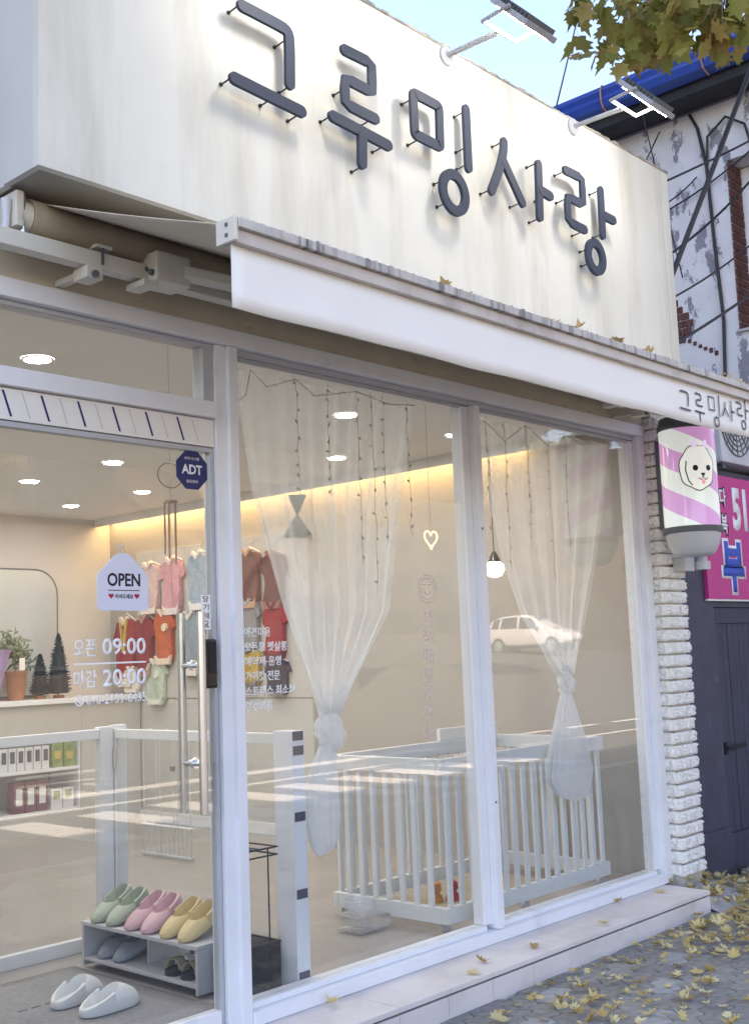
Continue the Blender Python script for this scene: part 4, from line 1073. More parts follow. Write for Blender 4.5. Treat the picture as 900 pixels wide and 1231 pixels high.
# ================================================================== INSIDE THE SHOP
# downlights
dl = thing('ceiling_downlight', 'round lit recessed downlight in the white shop ceiling', 'downlight', (0, 0, 2.665), 'recessed downlights in the shop ceiling')
MB().lathe([(0.068, 2.6645), (0.068, 2.660), (0.057, 2.658)], (0, 0, 0), 24).build('trim', 'white', dl, smooth=True)
MB().lathe([(0.0, 2.6595), (0.0565, 2.6595)], (0, 0, 0), 24).build('lens', 'down', dl)
first = True
for yy in (0.80, 1.80, 2.78, 3.76, 4.71):
    for xx in (-1.50, -0.54, 0.43, 1.36, 2.33):
        o = dl if first else copy_tree(dl)
        o.location = (xx + 0.02 * (yy - 2.5) * -1.5 + (0.10 if yy < 2 else 0), yy, 2.665); first = False
# warm cove strip along the right wall
cv = thing('cove_light', 'warm yellow cove light strip along the top of the side wall', 'light strip', (3.07, 2.8, 2.6))
bx('lamp_strip', 'cove', cv, 3.02, 3.148, 0.75, 5.40, 2.640, 2.652)
bx('channel', 'white', cv, 3.02, 3.149, 0.74, 5.41, 2.653, 2.664)

# low white-framed glass partition round the entrance
pa = thing('glass_partition', 'low white framed glass partition with hinged gate behind the door', 'partition', (0.3, 1.42, 0))
bx('top_rail', 'white', pa, -1.40, 0.309, 1.40, 1.44, 0.988, 1.035, bevel=0.004)
bx('bottom_rail', 'white', pa, -1.40, 0.309, 1.40, 1.44, 0.0, 0.062, bevel=0.004)
bx('panel_post', 'white', pa, 0.310, 0.384, 1.395, 1.445, 0.0, 1.045, bevel=0.004)
bx('panel_post', 'white', pa, 0.392, 0.465, 1.395, 1.445, 0.0, 1.050, bevel=0.004)
MB().tube([(0.388, 1.392, 0.84), (0.388, 1.392, 0.93)], 0.009, 10).build('hinge', 'steel', pa, smooth=True)
MB().tube([(0.388, 1.392, 0.12), (0.388, 1.392, 0.21)], 0.009, 10).build('hinge', 'steel', pa, smooth=True)
bx('glass_panel', 'glass', pa, -1.39, 0.308, 1.417, 1.423, 0.063, 0.987)
bx('top_rail', 'white', pa, 0.392, 0.425, 0.176, 1.394, 0.985, 1.030, bevel=0.004)
bx('bottom_rail', 'white', pa, 0.392, 0.425, 0.176, 1.394, 0.0, 0.055, bevel=0.004)
bx('glass_panel', 'glass', pa, 0.405, 0.411, 0.177, 1.393, 0.056, 0.984)
gp = bx('end_post', 'alu', pa, 0.345, 0.418, 0.062, 0.175, 0.0, 1.045, bevel=0.003)
for zz in (1.005, 0.945, 0.675, 0.365, 0.04):
    bx('dark_stop', 'slate', gp, 0.352, 0.411, 0.0592, 0.0618, zz, zz + 0.038, bevel=0.0008)

mt = tag(MB().grid(lambda u, v: (-1.15 + 1.17 * u, 0.07 + 1.12 * v, 0.010 + 0.0015 * math.sin(u * 9) * math.sin(v * 7)), 12, 10).build('entrance_mat', 'mat', None, smooth=True), 'grey mat on the floor just inside the door', 'mat')
mt.modifiers.new('t', 'SOLIDIFY').thickness = 0.009
for k in range(3):
    bx('mat_dash', 'slate', mt, -0.50 + k * 0.06, -0.46 + k * 0.06, 0.76, 0.772, 0.0112, 0.0122)

# shoe rack
rk = thing('shoe_rack', 'low two-tier pale shoe rack inside the entrance', 'shoe rack', (0.17, 0.75, 0))
bx('top_board', 'shelf', rk, 0.045, 0.315, 0.335, 1.165, 0.188, 0.204, bevel=0.003)
bx('lower_board', 'shelf', rk, 0.050, 0.312, 0.352, 1.148, 0.036, 0.050, bevel=0.003)
bx('end_board', 'shelf', rk, 0.050, 0.312, 0.335, 0.351, 0.012, 0.187, bevel=0.002)
bx('end_board', 'shelf', rk, 0.050, 0.312, 1.149, 1.165, 0.012, 0.187, bevel=0.002)
bx('divider', 'shelf', rk, 0.150, 0.312, 0.80, 0.812, 0.051, 0.187)
bx('back_stop', 'shelf', rk, 0.262, 0.312, 0.337, 1.163, 0.205, 0.262, bevel=0.002)
bx('back_stop', 'shelf', rk, 0.270, 0.311, 0.814, 1.147, 0.051, 0.098, bevel=0.002)

def clog_mesh(name, L=0.25, W=0.098, rim=0.082, vamp=0.058, heel_open=0.0, vent=False):
    """slip-on clog, toe towards -x: an outline skirt plus a height field with a foot opening"""
    nu, nv = 60, 30; mb = MB()
    def half(t):
        a = 1 - abs(2 * t - 1) ** 3.0
        return W / 2 * max(0.02, a) ** 0.5 * (1.06 - 0.16 * t)
    def top(t, s):
        H = vamp * (0.50 + 0.62 * math.sin(min(t / 0.46, 1) * math.pi / 2)) / 1.12 if t < 0.46 else vamp + (rim - vamp) * min((t - 0.46) / 0.45, 1)
        dome = (1 - 0.52 * abs(s) ** 2.6) if t < 0.55 else (1 - 0.15 * abs(s) ** 2)
        edge = min(1, min(t, 1 - t) / 0.10)
        z = 0.016 + (H * dome - 0.016) * (0.45 + 0.55 * edge ** 0.6)
        d = ((t - 0.665) / 0.305) ** 2 + (s / 0.80) ** 2
        k = 1 / (1 + math.exp(min(60, (d - 0.94) * 26)))
        return z * (1 - k) + 0.019 * k
    V = []; idx = {}
    for i in range(nu + 1):
        t = i / nu
        for j in range(nv + 1):
            s = -1 + 2 * j / nv
            idx[i, j] = len(V); V.append((-L / 2 + L * t, half(t) * s, top(t, s)))
    F = [(idx[i, j], idx[i + 1, j], idx[i + 1, j + 1], idx[i, j + 1]) for i in range(nu) for j in range(nv)]
    rimv = [(i, 0) for i in range(nu + 1)] + [(nu, j) for j in range(1, nv + 1)] + [(i, nv) for i in range(nu - 1, -1, -1)] + [(0, j) for j in range(nv - 1, 0, -1)]
    n = len(rimv); b0 = len(V)
    for (i, j) in rimv:
        p = V[idx[i, j]]; V.append((p[0] * 1.02, p[1] * 1.05, 0.010))
    for (i, j) in rimv:
        p = V[idx[i, j]]; V.append((p[0] * 0.985, p[1] * 0.97, 0.0))
    for q in range(n):
        w = (q + 1) % n
        F.append((idx[rimv[q]], idx[rimv[w]], b0 + w, b0 + q)); F.append((b0 + q, b0 + w, b0 + n + w, b0 + n + q))
    F.append(tuple(b0 + n + q for q in range(n)))
    mb.add(V, F)
    return mb
def clog(name, mat, loc, rz, label, group=None, pitch=0.0, **k):
    o = clog_mesh(name, **k).build(name, mat, None, smooth=True)
    o.location = loc; o.rotation_euler = (0, pitch, rz)
    return tag(o, label, 'slipper', group)
M['sgreen'] = pm('sage_rubber', (0.40, 0.44, 0.33), 0.5, 0.03)
M['spink'] = pm('pink_rubber', (0.68, 0.42, 0.44), 0.5, 0.03)
M['syellow'] = pm('yellow_rubber', (0.68, 0.52, 0.26), 0.5, 0.03)
M['sgrey'] = pm('blue_grey_rubber', (0.25, 0.28, 0.32), 0.5, 0.04)
M['swhite'] = pm('white_foam', (0.76, 0.75, 0.72), 0.55, 0.02)
M['tan_s'] = pm('beige_suede', (0.42, 0.34, 0.24), 0.8, 0.1)
ty = 0.2045
for k, (mt_, nm, y) in enumerate((('sgreen', 'sage green', 1.085), ('sgreen', 'sage green', 0.965), ('spink', 'pink', 0.825), ('spink', 'pink', 0.715), ('syellow', 'yellow', 0.575), ('syellow', 'yellow', 0.46))):
    clog('rubber_slipper', mt_, (0.165, y, ty + 0.036), R(random.uniform(5, 11)), f'{nm} rubber slipper on the top board of the shoe rack', f'{nm} slippers on the shoe rack', pitch=R(-17))
for y in (1.06, 0.945):
    clog('rubber_slipper', 'sgrey', (0.185, y, 0.0505 + 0.030), R(8), 'blue grey rubber slipper on the lower board of the shoe rack', 'grey slippers on the shoe rack', pitch=R(-14))
clog('house_slipper', 'swhite', (-0.275, 0.70, 0.0135), R(196), 'thick white slipper lying nearer the partition on the grey mat', None, L=0.27, W=0.115, vamp=0.095, rim=0.040)
clog('house_slipper', 'swhite', (-0.265, 0.49, 0.0135), R(184), 'thick white slipper lying nearer the door on the grey mat', None, L=0.27, W=0.115, vamp=0.095, rim=0.040)
def sandal(loc, rz):
    t = local_thing('strap_sandal', 'black soled sandal with beige and white straps on the lower rack board', 'sandal', 'sandals on the shoe rack')
    pts = [(-0.115, 0), (-0.105, .03), (-0.06, .043), (0.02, .036), (0.08, .034), (0.112, .02), (0.118, 0)]
    ol = pts + [(x, -y) for x, y in reversed(pts[1:-1])]
    mb = MB(); n = len(ol)
    mb.add([(x, y, 0.0) for x, y in ol] + [(x, y, 0.024 + max(0, x) * .12) for x, y in ol], [tuple(range(n)), tuple(range(n, 2 * n))] + [(i, (i + 1) % n, n + (i + 1) % n, n + i) for i in range(n)])
    mb.build('sole', 'rubber', t, bevel=0.003)
    for x, w, mtl in ((-0.065, 0.05, 'tan_s'), (-0.005, 0.035, 'swhite'), (0.07, 0.03, 'tan_s')):
        MB().grid(lambda u, v: (x - w / 2 + w * v, -0.041 * math.cos(math.pi * u), 0.022 + 0.045 * math.sin(math.pi * u) + (.02 if x > 0 else 0)), 10, 3).build('strap', mtl, t, smooth=True).modifiers.new('t', 'SOLIDIFY').thickness = 0.004
    return place(t, loc, (0, 0, rz))
sandal((0.185, 0.575, 0.0505), R(8)); sandal((0.185, 0.465, 0.0505), R(6))

# wire umbrella stand
us = thing('umbrella_stand', 'black wire umbrella stand with mesh basket by the window post', 'umbrella stand', (0.19, 0.19, 0))
def rect(x0, x1, y0, y1, z): return [(x0, y0, z), (x1, y0, z), (x1, y1, z), (x0, y1, z)]
MB().tube(rect(0.10, 0.29, 0.10, 0.27, 0.212), 0.0045, 6, closed=True).build('basket_rim', 'wire', us)
MB().tube(rect(0.11, 0.28, 0.11, 0.26, 0.012), 0.0045, 6, closed=True).build('basket_rim', 'wire', us)
for (a, b) in (((0.10, 0.10), (0.29, 0.10)), ((0.29, 0.10), (0.29, 0.27)), ((0.29, 0.27), (0.10, 0.27)), ((0.10, 0.27), (0.10, 0.10))):
    MB().quad((a[0], a[1], 0.02), (b[0], b[1], 0.02), (b[0], b[1], 0.21), (a[0], a[1], 0.21)).build('mesh_panel', 'mesh', us)
bx('tray', 'wire', us, 0.105, 0.285, 0.105, 0.265, 0.0, 0.012)
for (x, y) in ((0.14, 0.12), (0.25, 0.12), (0.14, 0.25)):
    MB().tube([(x, y, 0.012), (x, y, 0.585)], 0.0035, 6).build('upright', 'wire', us)
for zz in (0.555, 0.585):
    MB().tube(rect(0.105, 0.285, 0.10, 0.27, zz), 0.0035, 6, closed=True).build('ring_frame', 'wire', us)
MB().tube([(0.195, 0.10, 0.585), (0.195, 0.27, 0.585)], 0.003, 6).build('divider', 'wire', us)

# slatted puppy pen
pn = thing('puppy_pen', 'pale painted wooden puppy pen with vertical bars behind the window', 'pet pen', (2.1, 0.55, 0))
X0, X1, Y0, Y1 = 1.405, 2.880, 0.145, 0.915
for (z0, z1) in ((0.050, 0.125), (0.755, 0.830)):
    bx('rail', 'pen', pn, X0, X1, Y0, Y0 + 0.035, z0, z1, bevel=0.004)
    bx('rail', 'pen', pn, X0, X1, Y1 - 0.035, Y1, z0, z1, bevel=0.004)
    bx('rail', 'pen', pn, X0, X0 + 0.035, Y0 + 0.036, Y1 - 0.036, z0, z1, bevel=0.004)
    bx('rail', 'pen', pn, X1 - 0.035, X1, Y0 + 0.036, Y1 - 0.036, z0, z1, bevel=0.004)
bar = MB().box(-0.015, 0.015, -0.009, 0.009, 0.126, 0.754).build('bar', 'pen', None, bevel=0.004); bme = bar.data; bpy.data.objects.remove(bar)
def pbar(x, y, rz=0.0):
    o = bpy.data.objects.new('bar', bme); COL.objects.link(o); o.parent = pn; o.location = Vector((x, y, 0)) - WL[pn.name]; o.rotation_euler = (0, 0, rz)
n = 15
for k in range(n + 1):
    x = X0 + 0.05 + (X1 - X0 - 0.10) * k / n
    pbar(x, Y0 + 0.0175); pbar(x, Y1 - 0.0175)
for k in range(1, 8):
    y = Y0 + 0.0175 + (Y1 - Y0 - 0.035) * k / 8
    pbar(X0 + 0.0175, y, R(90)); pbar(X1 - 0.0175, y, R(90))
bx('head_board', 'pen', pn, 2.30, 2.86, Y1 - 0.03, Y1 - 0.004, 0.831, 0.90, bevel=0.004)
for (x, y) in ((1.45, 0.19), (2.83, 0.19), (1.45, 0.87), (2.83, 0.87), (2.1, 0.19)):
    MB().tube([(x, y - 0.012, 0.022), (x, y + 0.012, 0.022)], 0.022, 12).build('caster', 'alu_grey', pn, smooth=True)
    bx('caster_fork', 'alu_grey', pn, x - 0.012, x + 0.012, y - 0.016, y + 0.016, 0.030, 0.0495)
M['toyred'] = pm('red_plush', (0.42, 0.02, 0.03), 0.8, 0.2, 30)
M['toyorange'] = pm('orange_plush', (0.55, 0.22, 0.06), 0.8, 0.2, 30)
for (x, y, r, mtl, lb) in ((1.86, 0.48, 0.035, 'toyred', 'small red plush toy on the floor inside the pen'), (1.78, 0.52, 0.028, 'toyorange', 'small orange plush toy on the floor inside the pen')):
    t = thing('plush_toy', lb, 'toy', (x, y, 0.0))
    MB().lathe([(0, 0), (r, 0.01), (r * 1.25, 0.04), (r * 0.9, 0.085), (r * 0.5, 0.095)], (x, y, 0), 14).build('body', mtl, t, smooth=True)
    MB().lathe([(r * 0.4, 0.09), (r * 0.85, 0.115), (r * 0.75, 0.145), (0, 0.16)], (x, y, 0), 14).build('head', mtl, t, smooth=True)
bx_ = tag(MB().box(1.60, 2.60, 0.35, 0.80, 0.002, 0.05).build('pet_cushion', 'tan_s', None, bevel=0.02), 'beige flat cushion lying inside the pen', 'cushion')

# clear acrylic feeder
af = thing('acrylic_feeder', 'clear acrylic bowl stand on the floor beside the pen', 'bowl stand', (1.2, 0.58, 0))
pts = [(1.16, 0.012), (1.34, 0.012), (1.375, 0.02), (1.385, 0.045), (1.375, 0.075), (1.34, 0.085), (1.16, 0.085)]
mb = MB(); nn = len(pts)
mb.add([(x, 0.49, z) for x, z in pts] + [(x, 0.66, z) for x, z in pts], [(i, i + 1, nn + i + 1, nn + i) for i in range(nn - 1)])
mb.build('bent_sheet', 'acrylic', af, smooth=True).modifiers.new('t', 'SOLIDIFY').thickness = 0.005
bx('web', 'acrylic', af, 1.25, 1.256, 0.495, 0.655, 0.013, 0.083)
MB().lathe([(0.0, 0.088), (0.05, 0.089), (0.075, 0.11), (0.08, 0.15), (0.075, 0.152), (0.068, 0.112), (0.045, 0.095)], (1.25, 0.575, 0), 24).build('bowl', 'acrylic', af, smooth=True)
MB().lathe([(0.0, 0.0), (0.02, 0.0), (0.02, 0.012)], (1.22, 0.53, 0), 8).build('foot', 'acrylic', af)
MB().lathe([(0.0, 0.0), (0.02, 0.0), (0.02, 0.012)], (1.22, 0.63, 0), 8).build('foot', 'acrylic', af)

# sheer curtains, each tied in a knot
def curtain(name, label, rows, knot, tail, folds, seed):
    """rows: (z, left x, right x) from the top down to the tie"""
    rnd = random.Random(seed)
    ph = [rnd.uniform(0, 6.28) for _ in range(4)]
    t = thing(name, label, 'curtain', (knot[0], 0.09, 0.5), 'sheer curtains tied in knots')
    def interp(rs, v):
        p = v * (len(rs) - 1); i = min(int(p), len(rs) - 2); f = p - i
        f = f * f * (3 - 2 * f) * 0.4 + f * 0.6
        return [rs[i][k] + (rs[i + 1][k] - rs[i][k]) * f for k in range(3)]
    w0 = rows[0][2] - rows[0][1]
    def top(u, v):
        z, l, r = interp(rows, v)
        g = 1 - (r - l) / w0
        amp = 0.007 + 0.016 * max(0, g)
        uu = u + 0.018 * math.sin(u * 9 + ph[0])
        y = 0.092 + amp * (math.sin(uu * folds * 6.283 + ph[1]) + 0.45 * math.sin(uu * folds * 11.1 + ph[2] + v * 1.5))
        sag = 0.05 * math.sin(math.pi * u) * v * (1 - v)
        return (l + (r - l) * u, y, z - sag)
    def gathered(o, fn):
        at = o.data.attributes.new('gather', 'FLOAT', 'POINT')
        off = WL[t.name]
        for i, v in enumerate(o.data.vertices): at.data[i].value = fn(v.co.z + off.z)
        return o
    def width_at(z):
        for i in range(len(rows) - 1):
            if rows[i + 1][0] <= z <= rows[i][0]:
                f = (rows[i][0] - z) / (rows[i][0] - rows[i + 1][0])
                return (rows[i][2] - rows[i][1]) * (1 - f) + (rows[i + 1][2] - rows[i + 1][1]) * f
        return rows[-1][2] - rows[-1][1] if z < rows[-1][0] else w0
    gathered(MB().grid(top, 190, 48).build('drape', 'sheer', t, smooth=True), lambda z: min(9, w0 / width_at(z)))
    kx, kz, kw, kh = knot
    mb = MB()
    def kn(u, v):
        q = 2 * math.pi * u; p = math.pi * v
        n = 1 + 0.20 * math.sin(3 * q + 4 * p + ph[0]) + 0.12 * math.sin(7 * q - 5 * p) + 0.07 * math.sin(13 * q + 6 * p)
        return (kx + kw * math.sin(p) * math.cos(q) * n, 0.092 + 0.030 * math.sin(p) * math.sin(q) * n, kz + kh * math.cos(p) + 0.01 * math.sin(q * 2))
    gathered(mb.grid(kn, 90, 40).build('knot', 'sheer_d', t, smooth=True), lambda z: 4.5)
    def tl(u, v):
        z, l, r = interp(tail, v)
        q = 2 * math.pi * u
        cx, hw = (l + r) / 2, (r - l) / 2
        pl = 1 + 0.13 * math.sin(6 * q + ph[3] + 1.5 * v) + 0.08 * math.sin(11 * q - v) + 0.05 * math.sin(19 * q)
        return (cx + hw * math.cos(q) * pl, 0.092 + min(0.032, hw * 0.4) * math.sin(q) * pl, z + 0.015 * math.sin(q + 1) * v)
    mb = MB().grid(tl, 220, 26)
    gathered(mb.build('tail', 'sheer_d', t, smooth=True), lambda z: 3.0)
    return t
curtain('sheer_curtain', 'sheer white curtain tied in a tight knot behind the left window pane',
        [(2.56, 0.10, 1.27), (2.05, 0.175, 1.13), (1.55, 0.335, 1.02), (1.25, 0.47, 0.78), (1.10, 0.545, 0.655)],
        (0.602, 1.03, 0.074, 0.095), [(0.98, 0.55, 0.63), (0.90, 0.50, 0.625), (0.80, 0.455, 0.625), (0.66, 0.447, 0.632), (0.56, 0.475, 0.615), (0.53, 0.50, 0.60)], 7, 3)
curtain('sheer_curtain', 'sheer white curtain with a long flaring tail behind the right window pane',
        [(2.56, 1.72, 3.06), (2.2, 1.80, 2.97), (1.85, 1.90, 2.85), (1.52, 2.06, 2.70), (1.30, 2.27, 2.58), (1.20, 2.38, 2.53)],
        (2.452, 1.165, 0.062, 0.085), [(1.09, 2.40, 2.49), (0.95, 2.34, 2.54), (0.80, 2.27, 2.60), (0.66, 2.23, 2.63), (0.57, 2.30, 2.61), (0.53, 2.44, 2.60)], 6, 11)

# hanging wire strands and ornaments in the window
def strand(x, z0, z1, n, label):
    rnd = random.Random(int(x * 1000))
    t = thing('hanging_strand', label, 'hanging decoration', (x, 0.035, z1), 'wire strands hanging inside the window')
    pts = [(x + rnd.uniform(-.006, .006), 0.035 + rnd.uniform(-.004, .004), z0 + (z1 - z0) * k / 12) for k in range(13)]
    MB().tube(pts, 0.0016, 4).build('wire', 'soffit', t)
    for k in range(n):
        z = z0 + (z1 - z0) * (k + 0.5) / n
        q = rnd.uniform(0, 6.28)
        MB().prism([(x, z), (x + 0.014 * math.cos(q), z + 0.014 * math.sin(q)), (x + 0.022 * math.cos(q + .5), z + 0.022 * math.sin(q + .5)), (x + 0.010 * math.cos(q + 1), z + 0.010 * math.sin(q + 1))], 0.034, 0.036).build('small_leaf', 'soffit', t)
for x, z1 in ((0.41, 2.03), (0.60, 2.05), (0.79, 1.75), (0.885, 1.62), (0.965, 1.86), (1.135, 1.9)):
    strand(x, 2.56, z1, 9, 'thin dark wire strand hanging inside the left window pane')
for x, z1 in ((1.76, 1.95), (1.92, 1.75), (2.12, 1.9), (2.32, 1.7), (2.49, 1.9)):
    strand(x, 2.56, z1, 9, 'thin dark wire strand hanging inside the right window pane')
gl = tag(MB().tube([(0.03, 0.036, 2.44), (0.07, 0.036, 2.40), (0.12, 0.036, 2.44), (0.15, 0.036, 2.55), (0.24, 0.036, 2.49), (0.41, 0.036, 2.55), (0.52, 0.036, 2.49), (0.79, 0.036, 2.55), (1.0, 0.036, 2.52), (1.2, 0.036, 2.54)], 0.0022, 5).build('twig_garland', 'soffit', None), 'thin twig garland along the top of the left window pane', 'garland')
g2 = tag(MB().tube([(1.64, 0.036, 2.50), (1.76, 0.036, 2.53), (1.92, 0.036, 2.445), (2.12, 0.036, 2.555), (2.32, 0.036, 2.465), (2.49, 0.036, 2.555), (2.7, 0.036, 2.50)], 0.0022, 5).build('twig_garland', 'soffit', None), 'zigzag twig garland along the top of the right window pane', 'garland')
orn = thing('hourglass_ornament', 'dull olive hourglass-shaped ornament hanging behind the curtain', 'ornament', (0.45, 0.15, 1.89))
M['olive'] = pm('olive_paper', (0.30, 0.27, 0.18), 0.8, 0.1)
MB().lathe([(0.055, 2.06), (0.006, 1.975), (0.085, 1.88), (0.0, 1.885)], (0.512, 0.16, 0), 4).build('paper_cone', 'olive', orn)
MB().tube([(0.512, 0.16, 2.06), (0.512, 0.16, 2.66)], 0.0012, 4).build('thread', 'soffit', orn)
ht = thing('heart_ornament', 'small warm white heart outline hanging in the left window', 'ornament', (1.276, 0.036, 1.86))
M['heart'] = emit_mat('lit_heart_tube', (1.0, 0.85, 0.6), 0.2)
hp = []
for k in range(22):
    q = 2 * math.pi * k / 22
    hp.append((1.276 + 0.0030 * 16 * math.sin(q) ** 3 , 0.036, 1.894 + 0.0030 * (13 * math.cos(q) - 5 * math.cos(2 * q) - 2 * math.cos(3 * q) - math.cos(4 * q))))
MB().tube(hp, 0.005, 6, closed=True).build('heart_tube', 'heart', ht, smooth=True)
MB().tube([(1.276, 0.036, 1.91), (1.276, 0.036, 2.55)], 0.0012, 4).build('thread', 'soffit', ht)

ch = thing('wind_chime', 'copper wind chime with ring hanging inside the door', 'wind chime', (-0.075, 0.3, 1.9))
M['copper'] = pm('dull_copper', (0.40, 0.25, 0.19), 0.45, 0.1, metal=0.6)
MB().tube([(-0.075 + 0.062 * math.cos(k * math.pi / 12), 0.30, 2.118 + 0.052 * math.sin(k * math.pi / 12)) for k in range(24)], 0.0025, 5, closed=True).build('ring', 'copper', ch)
MB().tube([(-0.075, 0.30, 2.17), (-0.075, 0.30, 2.665)], 0.001, 4).build('string', 'soffit', ch)
MB().tube([(-0.075, 0.30, 2.10), (-0.075, 0.30, 1.62)], 0.001, 4).build('string', 'soffit', ch)
MB().lathe([(0, 2.012), (0.03, 2.012), (0.03, 2.004), (0, 2.004)], (-0.075, 0.30, 0), 14).build('disc', 'copper', ch)
for k in range(5):
    q = 2 * math.pi * k / 5
    MB().tube([(-0.075 + .024 * math.cos(q), 0.30 + .024 * math.sin(q), 2.003), (-0.075 + .024 * math.cos(q), 0.30 + .024 * math.sin(q), 1.83 - 0.02 * k)], 0.0045, 6).build('chime_tube', 'copper', ch, smooth=True)

pd = thing('pendant_lamp', 'small lit globe pendant with a black cone cap', 'pendant lamp', (2.80, 0.8, 1.8))
MB().lathe([(0.0, 1.795), (0.04, 1.805), (0.062, 1.84), (0.058, 1.875), (0.03, 1.90)], (2.80, 0.80, 0), 20).build('globe', 'globe', pd, smooth=True)
MB().lathe([(0.045, 1.893), (0.012, 1.96), (0.0, 1.965)], (2.80, 0.80, 0), 16).build('cap', 'black', pd, smooth=True)
MB().tube([(2.80, 0.80, 1.96), (2.80, 0.80, 2.665)], 0.003, 6).build('cord', 'wire', pd)

# rear wall mirror, plants, little trees
mi = thing('wall_mirror', 'large mirror with rounded corners on the back wall', 'mirror', (1.9, 5.43, 1.1))
def rr(x0, x1, z0, z1, r):
    out = []
    for cx, cz, a in ((x1 - r, z1 - r, 0), (x0 + r, z1 - r, 90), (x0 + r, z0 + r, 180), (x1 - r, z0 + r, 270)):
        out += [(cx + r * math.cos(R(a + 15 * k)), cz + r * math.sin(R(a + 15 * k))) for k in range(7)]
    return out
MB().prism(rr(1.05, 2.585, 1.10, 2.20, 0.22), 5.425, 5.444).build('frame', 'lampdark', mi)
MB().prism(rr(1.065, 2.570, 1.115, 2.185, 0.21), 5.420, 5.4245).build('mirror_glass', 'mirror', mi)

def leaf_blob(mb, c, n, rad, size, rnd):
    for _ in range(n):
        d = Vector((rnd.gauss(0, 1), rnd.gauss(0, 1), rnd.gauss(0, 0.8))).normalized() * rad * rnd.random() ** 0.5
        p = Vector(c) + d
        a = Vector((rnd.gauss(0, 1), rnd.gauss(0, 1), rnd.gauss(0, 1))).normalized(); b = a.orthogonal().normalized()
        s = size * rnd.uniform(.6, 1.2)
        mb.add([p, p + a * s * .5 + b * s * .22, p + a * s, p + a * s * .5 - b * s * .22], [(0, 1, 2, 3)])
rnd = random.Random(5)
pp = thing('potted_plant', 'leafy green plant in a terracotta pot on the rear counter', 'potted plant', (2.02, 5.15, 1.085))
MB().lathe([(0.0, 1.085), (0.065, 1.086), (0.085, 1.30), (0.092, 1.30), (0.092, 1.325), (0.075, 1.325), (0.07, 1.29), (0.0, 1.29)], (2.02, 5.15, 0), 20).build('pot', 'terra', pp, smooth=True)
mb = MB(); leaf_blob(mb, (1.98, 5.18, 1.52), 120, 0.15, 0.09, rnd); leaf_blob(mb, (2.10, 5.18, 1.42), 60, 0.10, 0.08, rnd); mb.build('foliage', 'green', pp)
MB().tube([(2.02, 5.15, 1.29), (2.01, 5.16, 1.40), (1.99, 5.18, 1.52)], 0.006, 6).build('stem', 'green', pp)
bx('plant_card', 'valance', pp, 2.0, 2.05, 5.06, 5.063, 1.33, 1.43)
bq = thing('wrapped_bouquet', 'bouquet in lilac wrapping paper on the rear counter', 'bouquet', (1.80, 5.12, 1.085))
MB().lathe([(0.03, 1.085), (0.05, 1.15), (0.12, 1.45), (0.15, 1.50), (0.11, 1.47)], (1.80, 5.12, 0), 9).build('wrapping', 'purple', bq)
mb = MB(); leaf_blob(mb, (1.80, 5.12, 1.50), 70, 0.11, 0.07, rnd); mb.build('foliage', 'green', bq)
for (x, h, r, lb) in ((2.40, 0.54, 0.105, 'taller dark bottle-brush tree on the rear counter'), (2.225, 0.37, 0.085, 'shorter dark bottle-brush tree on the rear counter')):
    t = thing('tabletop_tree', lb, 'small tree', (x, 5.12, 1.085))
    MB().lathe([(0, 1.085), (0.045, 1.085), (0.045, 1.11), (0, 1.11)], (x, 5.12, 0), 12).build('base', 'terra', t)
    MB().tube([(x, 5.12, 1.11), (x, 5.12, 1.085 + h)], 0.005, 5).build('trunk', 'bark', t)
    mb = MB().lathe([(r * .8, 1.125), (r * .72, 1.085 + h * .3), (r * .42, 1.085 + h * .65), (0.004, 1.07 + h)], (x, 5.12, 0), 14)
    for k in range(1100):
        f = rnd.random(); z = 1.12 + (h - 0.04) * f; rad = r * (1 - f) ** 0.75 * rnd.uniform(.85, 1.2) + 0.008
        q = rnd.uniform(0, 6.28)
        a = Vector((x, 5.12, z)); b = Vector((x + rad * math.cos(q), 5.12 + rad * math.sin(q), z + 0.012))
        w = Vector((0, 0, 1)) * 0.005 if k % 2 else Vector((-math.sin(q), math.cos(q), 0)) * 0.005
        mb.add([a - w, a + w, b + w * .4, b - w * .4], [(0, 1, 2, 3)])
    mb.build('crown', 'darkgreen', t)

# products on the counter shelf
M['pwhite'] = pm('white_carton', (0.70, 0.71, 0.73), 0.5, 0.03)
M['pgreen'] = pm('green_packet', (0.20, 0.30, 0.08), 0.45, 0.4, 18)
M['pmaroon'] = pm('maroon_carton', (0.16, 0.04, 0.05), 0.45, 0.2, 14)
M['pblue'] = pm('blue_carton', (0.06, 0.18, 0.40), 0.45, 0.1)
M['pyel'] = pm('yellow_carton', (0.60, 0.45, 0.08), 0.45, 0.1)
def product(x, w, h, d, z, mtl, lbl, patch, pname, label, group):
    t = thing(pname, label, 'product', (x + w / 2, 5.04, z), group)
    bx('pack', mtl, t, x, x + w, 5.01, 5.01 + d, z, z + h, bevel=0.004)
    bx('pack_label', lbl, t, x + w * .2, x + w * .8, 5.0075, 5.0095, z + h * patch[0], z + h * patch[1])
for k in range(6):
    product(1.80 + k * 0.075, 0.066, 0.185, 0.10, 0.5255, 'pwhite', 'slate', (.35, .85), 'carton', 'white carton with dark label on the upper counter shelf', 'white cartons on the counter shelf')
product(1.68, 0.09, 0.20, 0.10, 0.5255, 'pblue', 'pyel', (.1, .35), 'carton', 'blue and yellow carton at the end of the white cartons', None)
for k in range(2):
    product(2.27 + k * 0.115, 0.10, 0.22 - 0.02 * k, 0.08, 0.5255, 'pgreen', 'pyel', (.3, .6), 'packet', 'green packet standing on the upper counter shelf', 'green packets on the counter shelf')
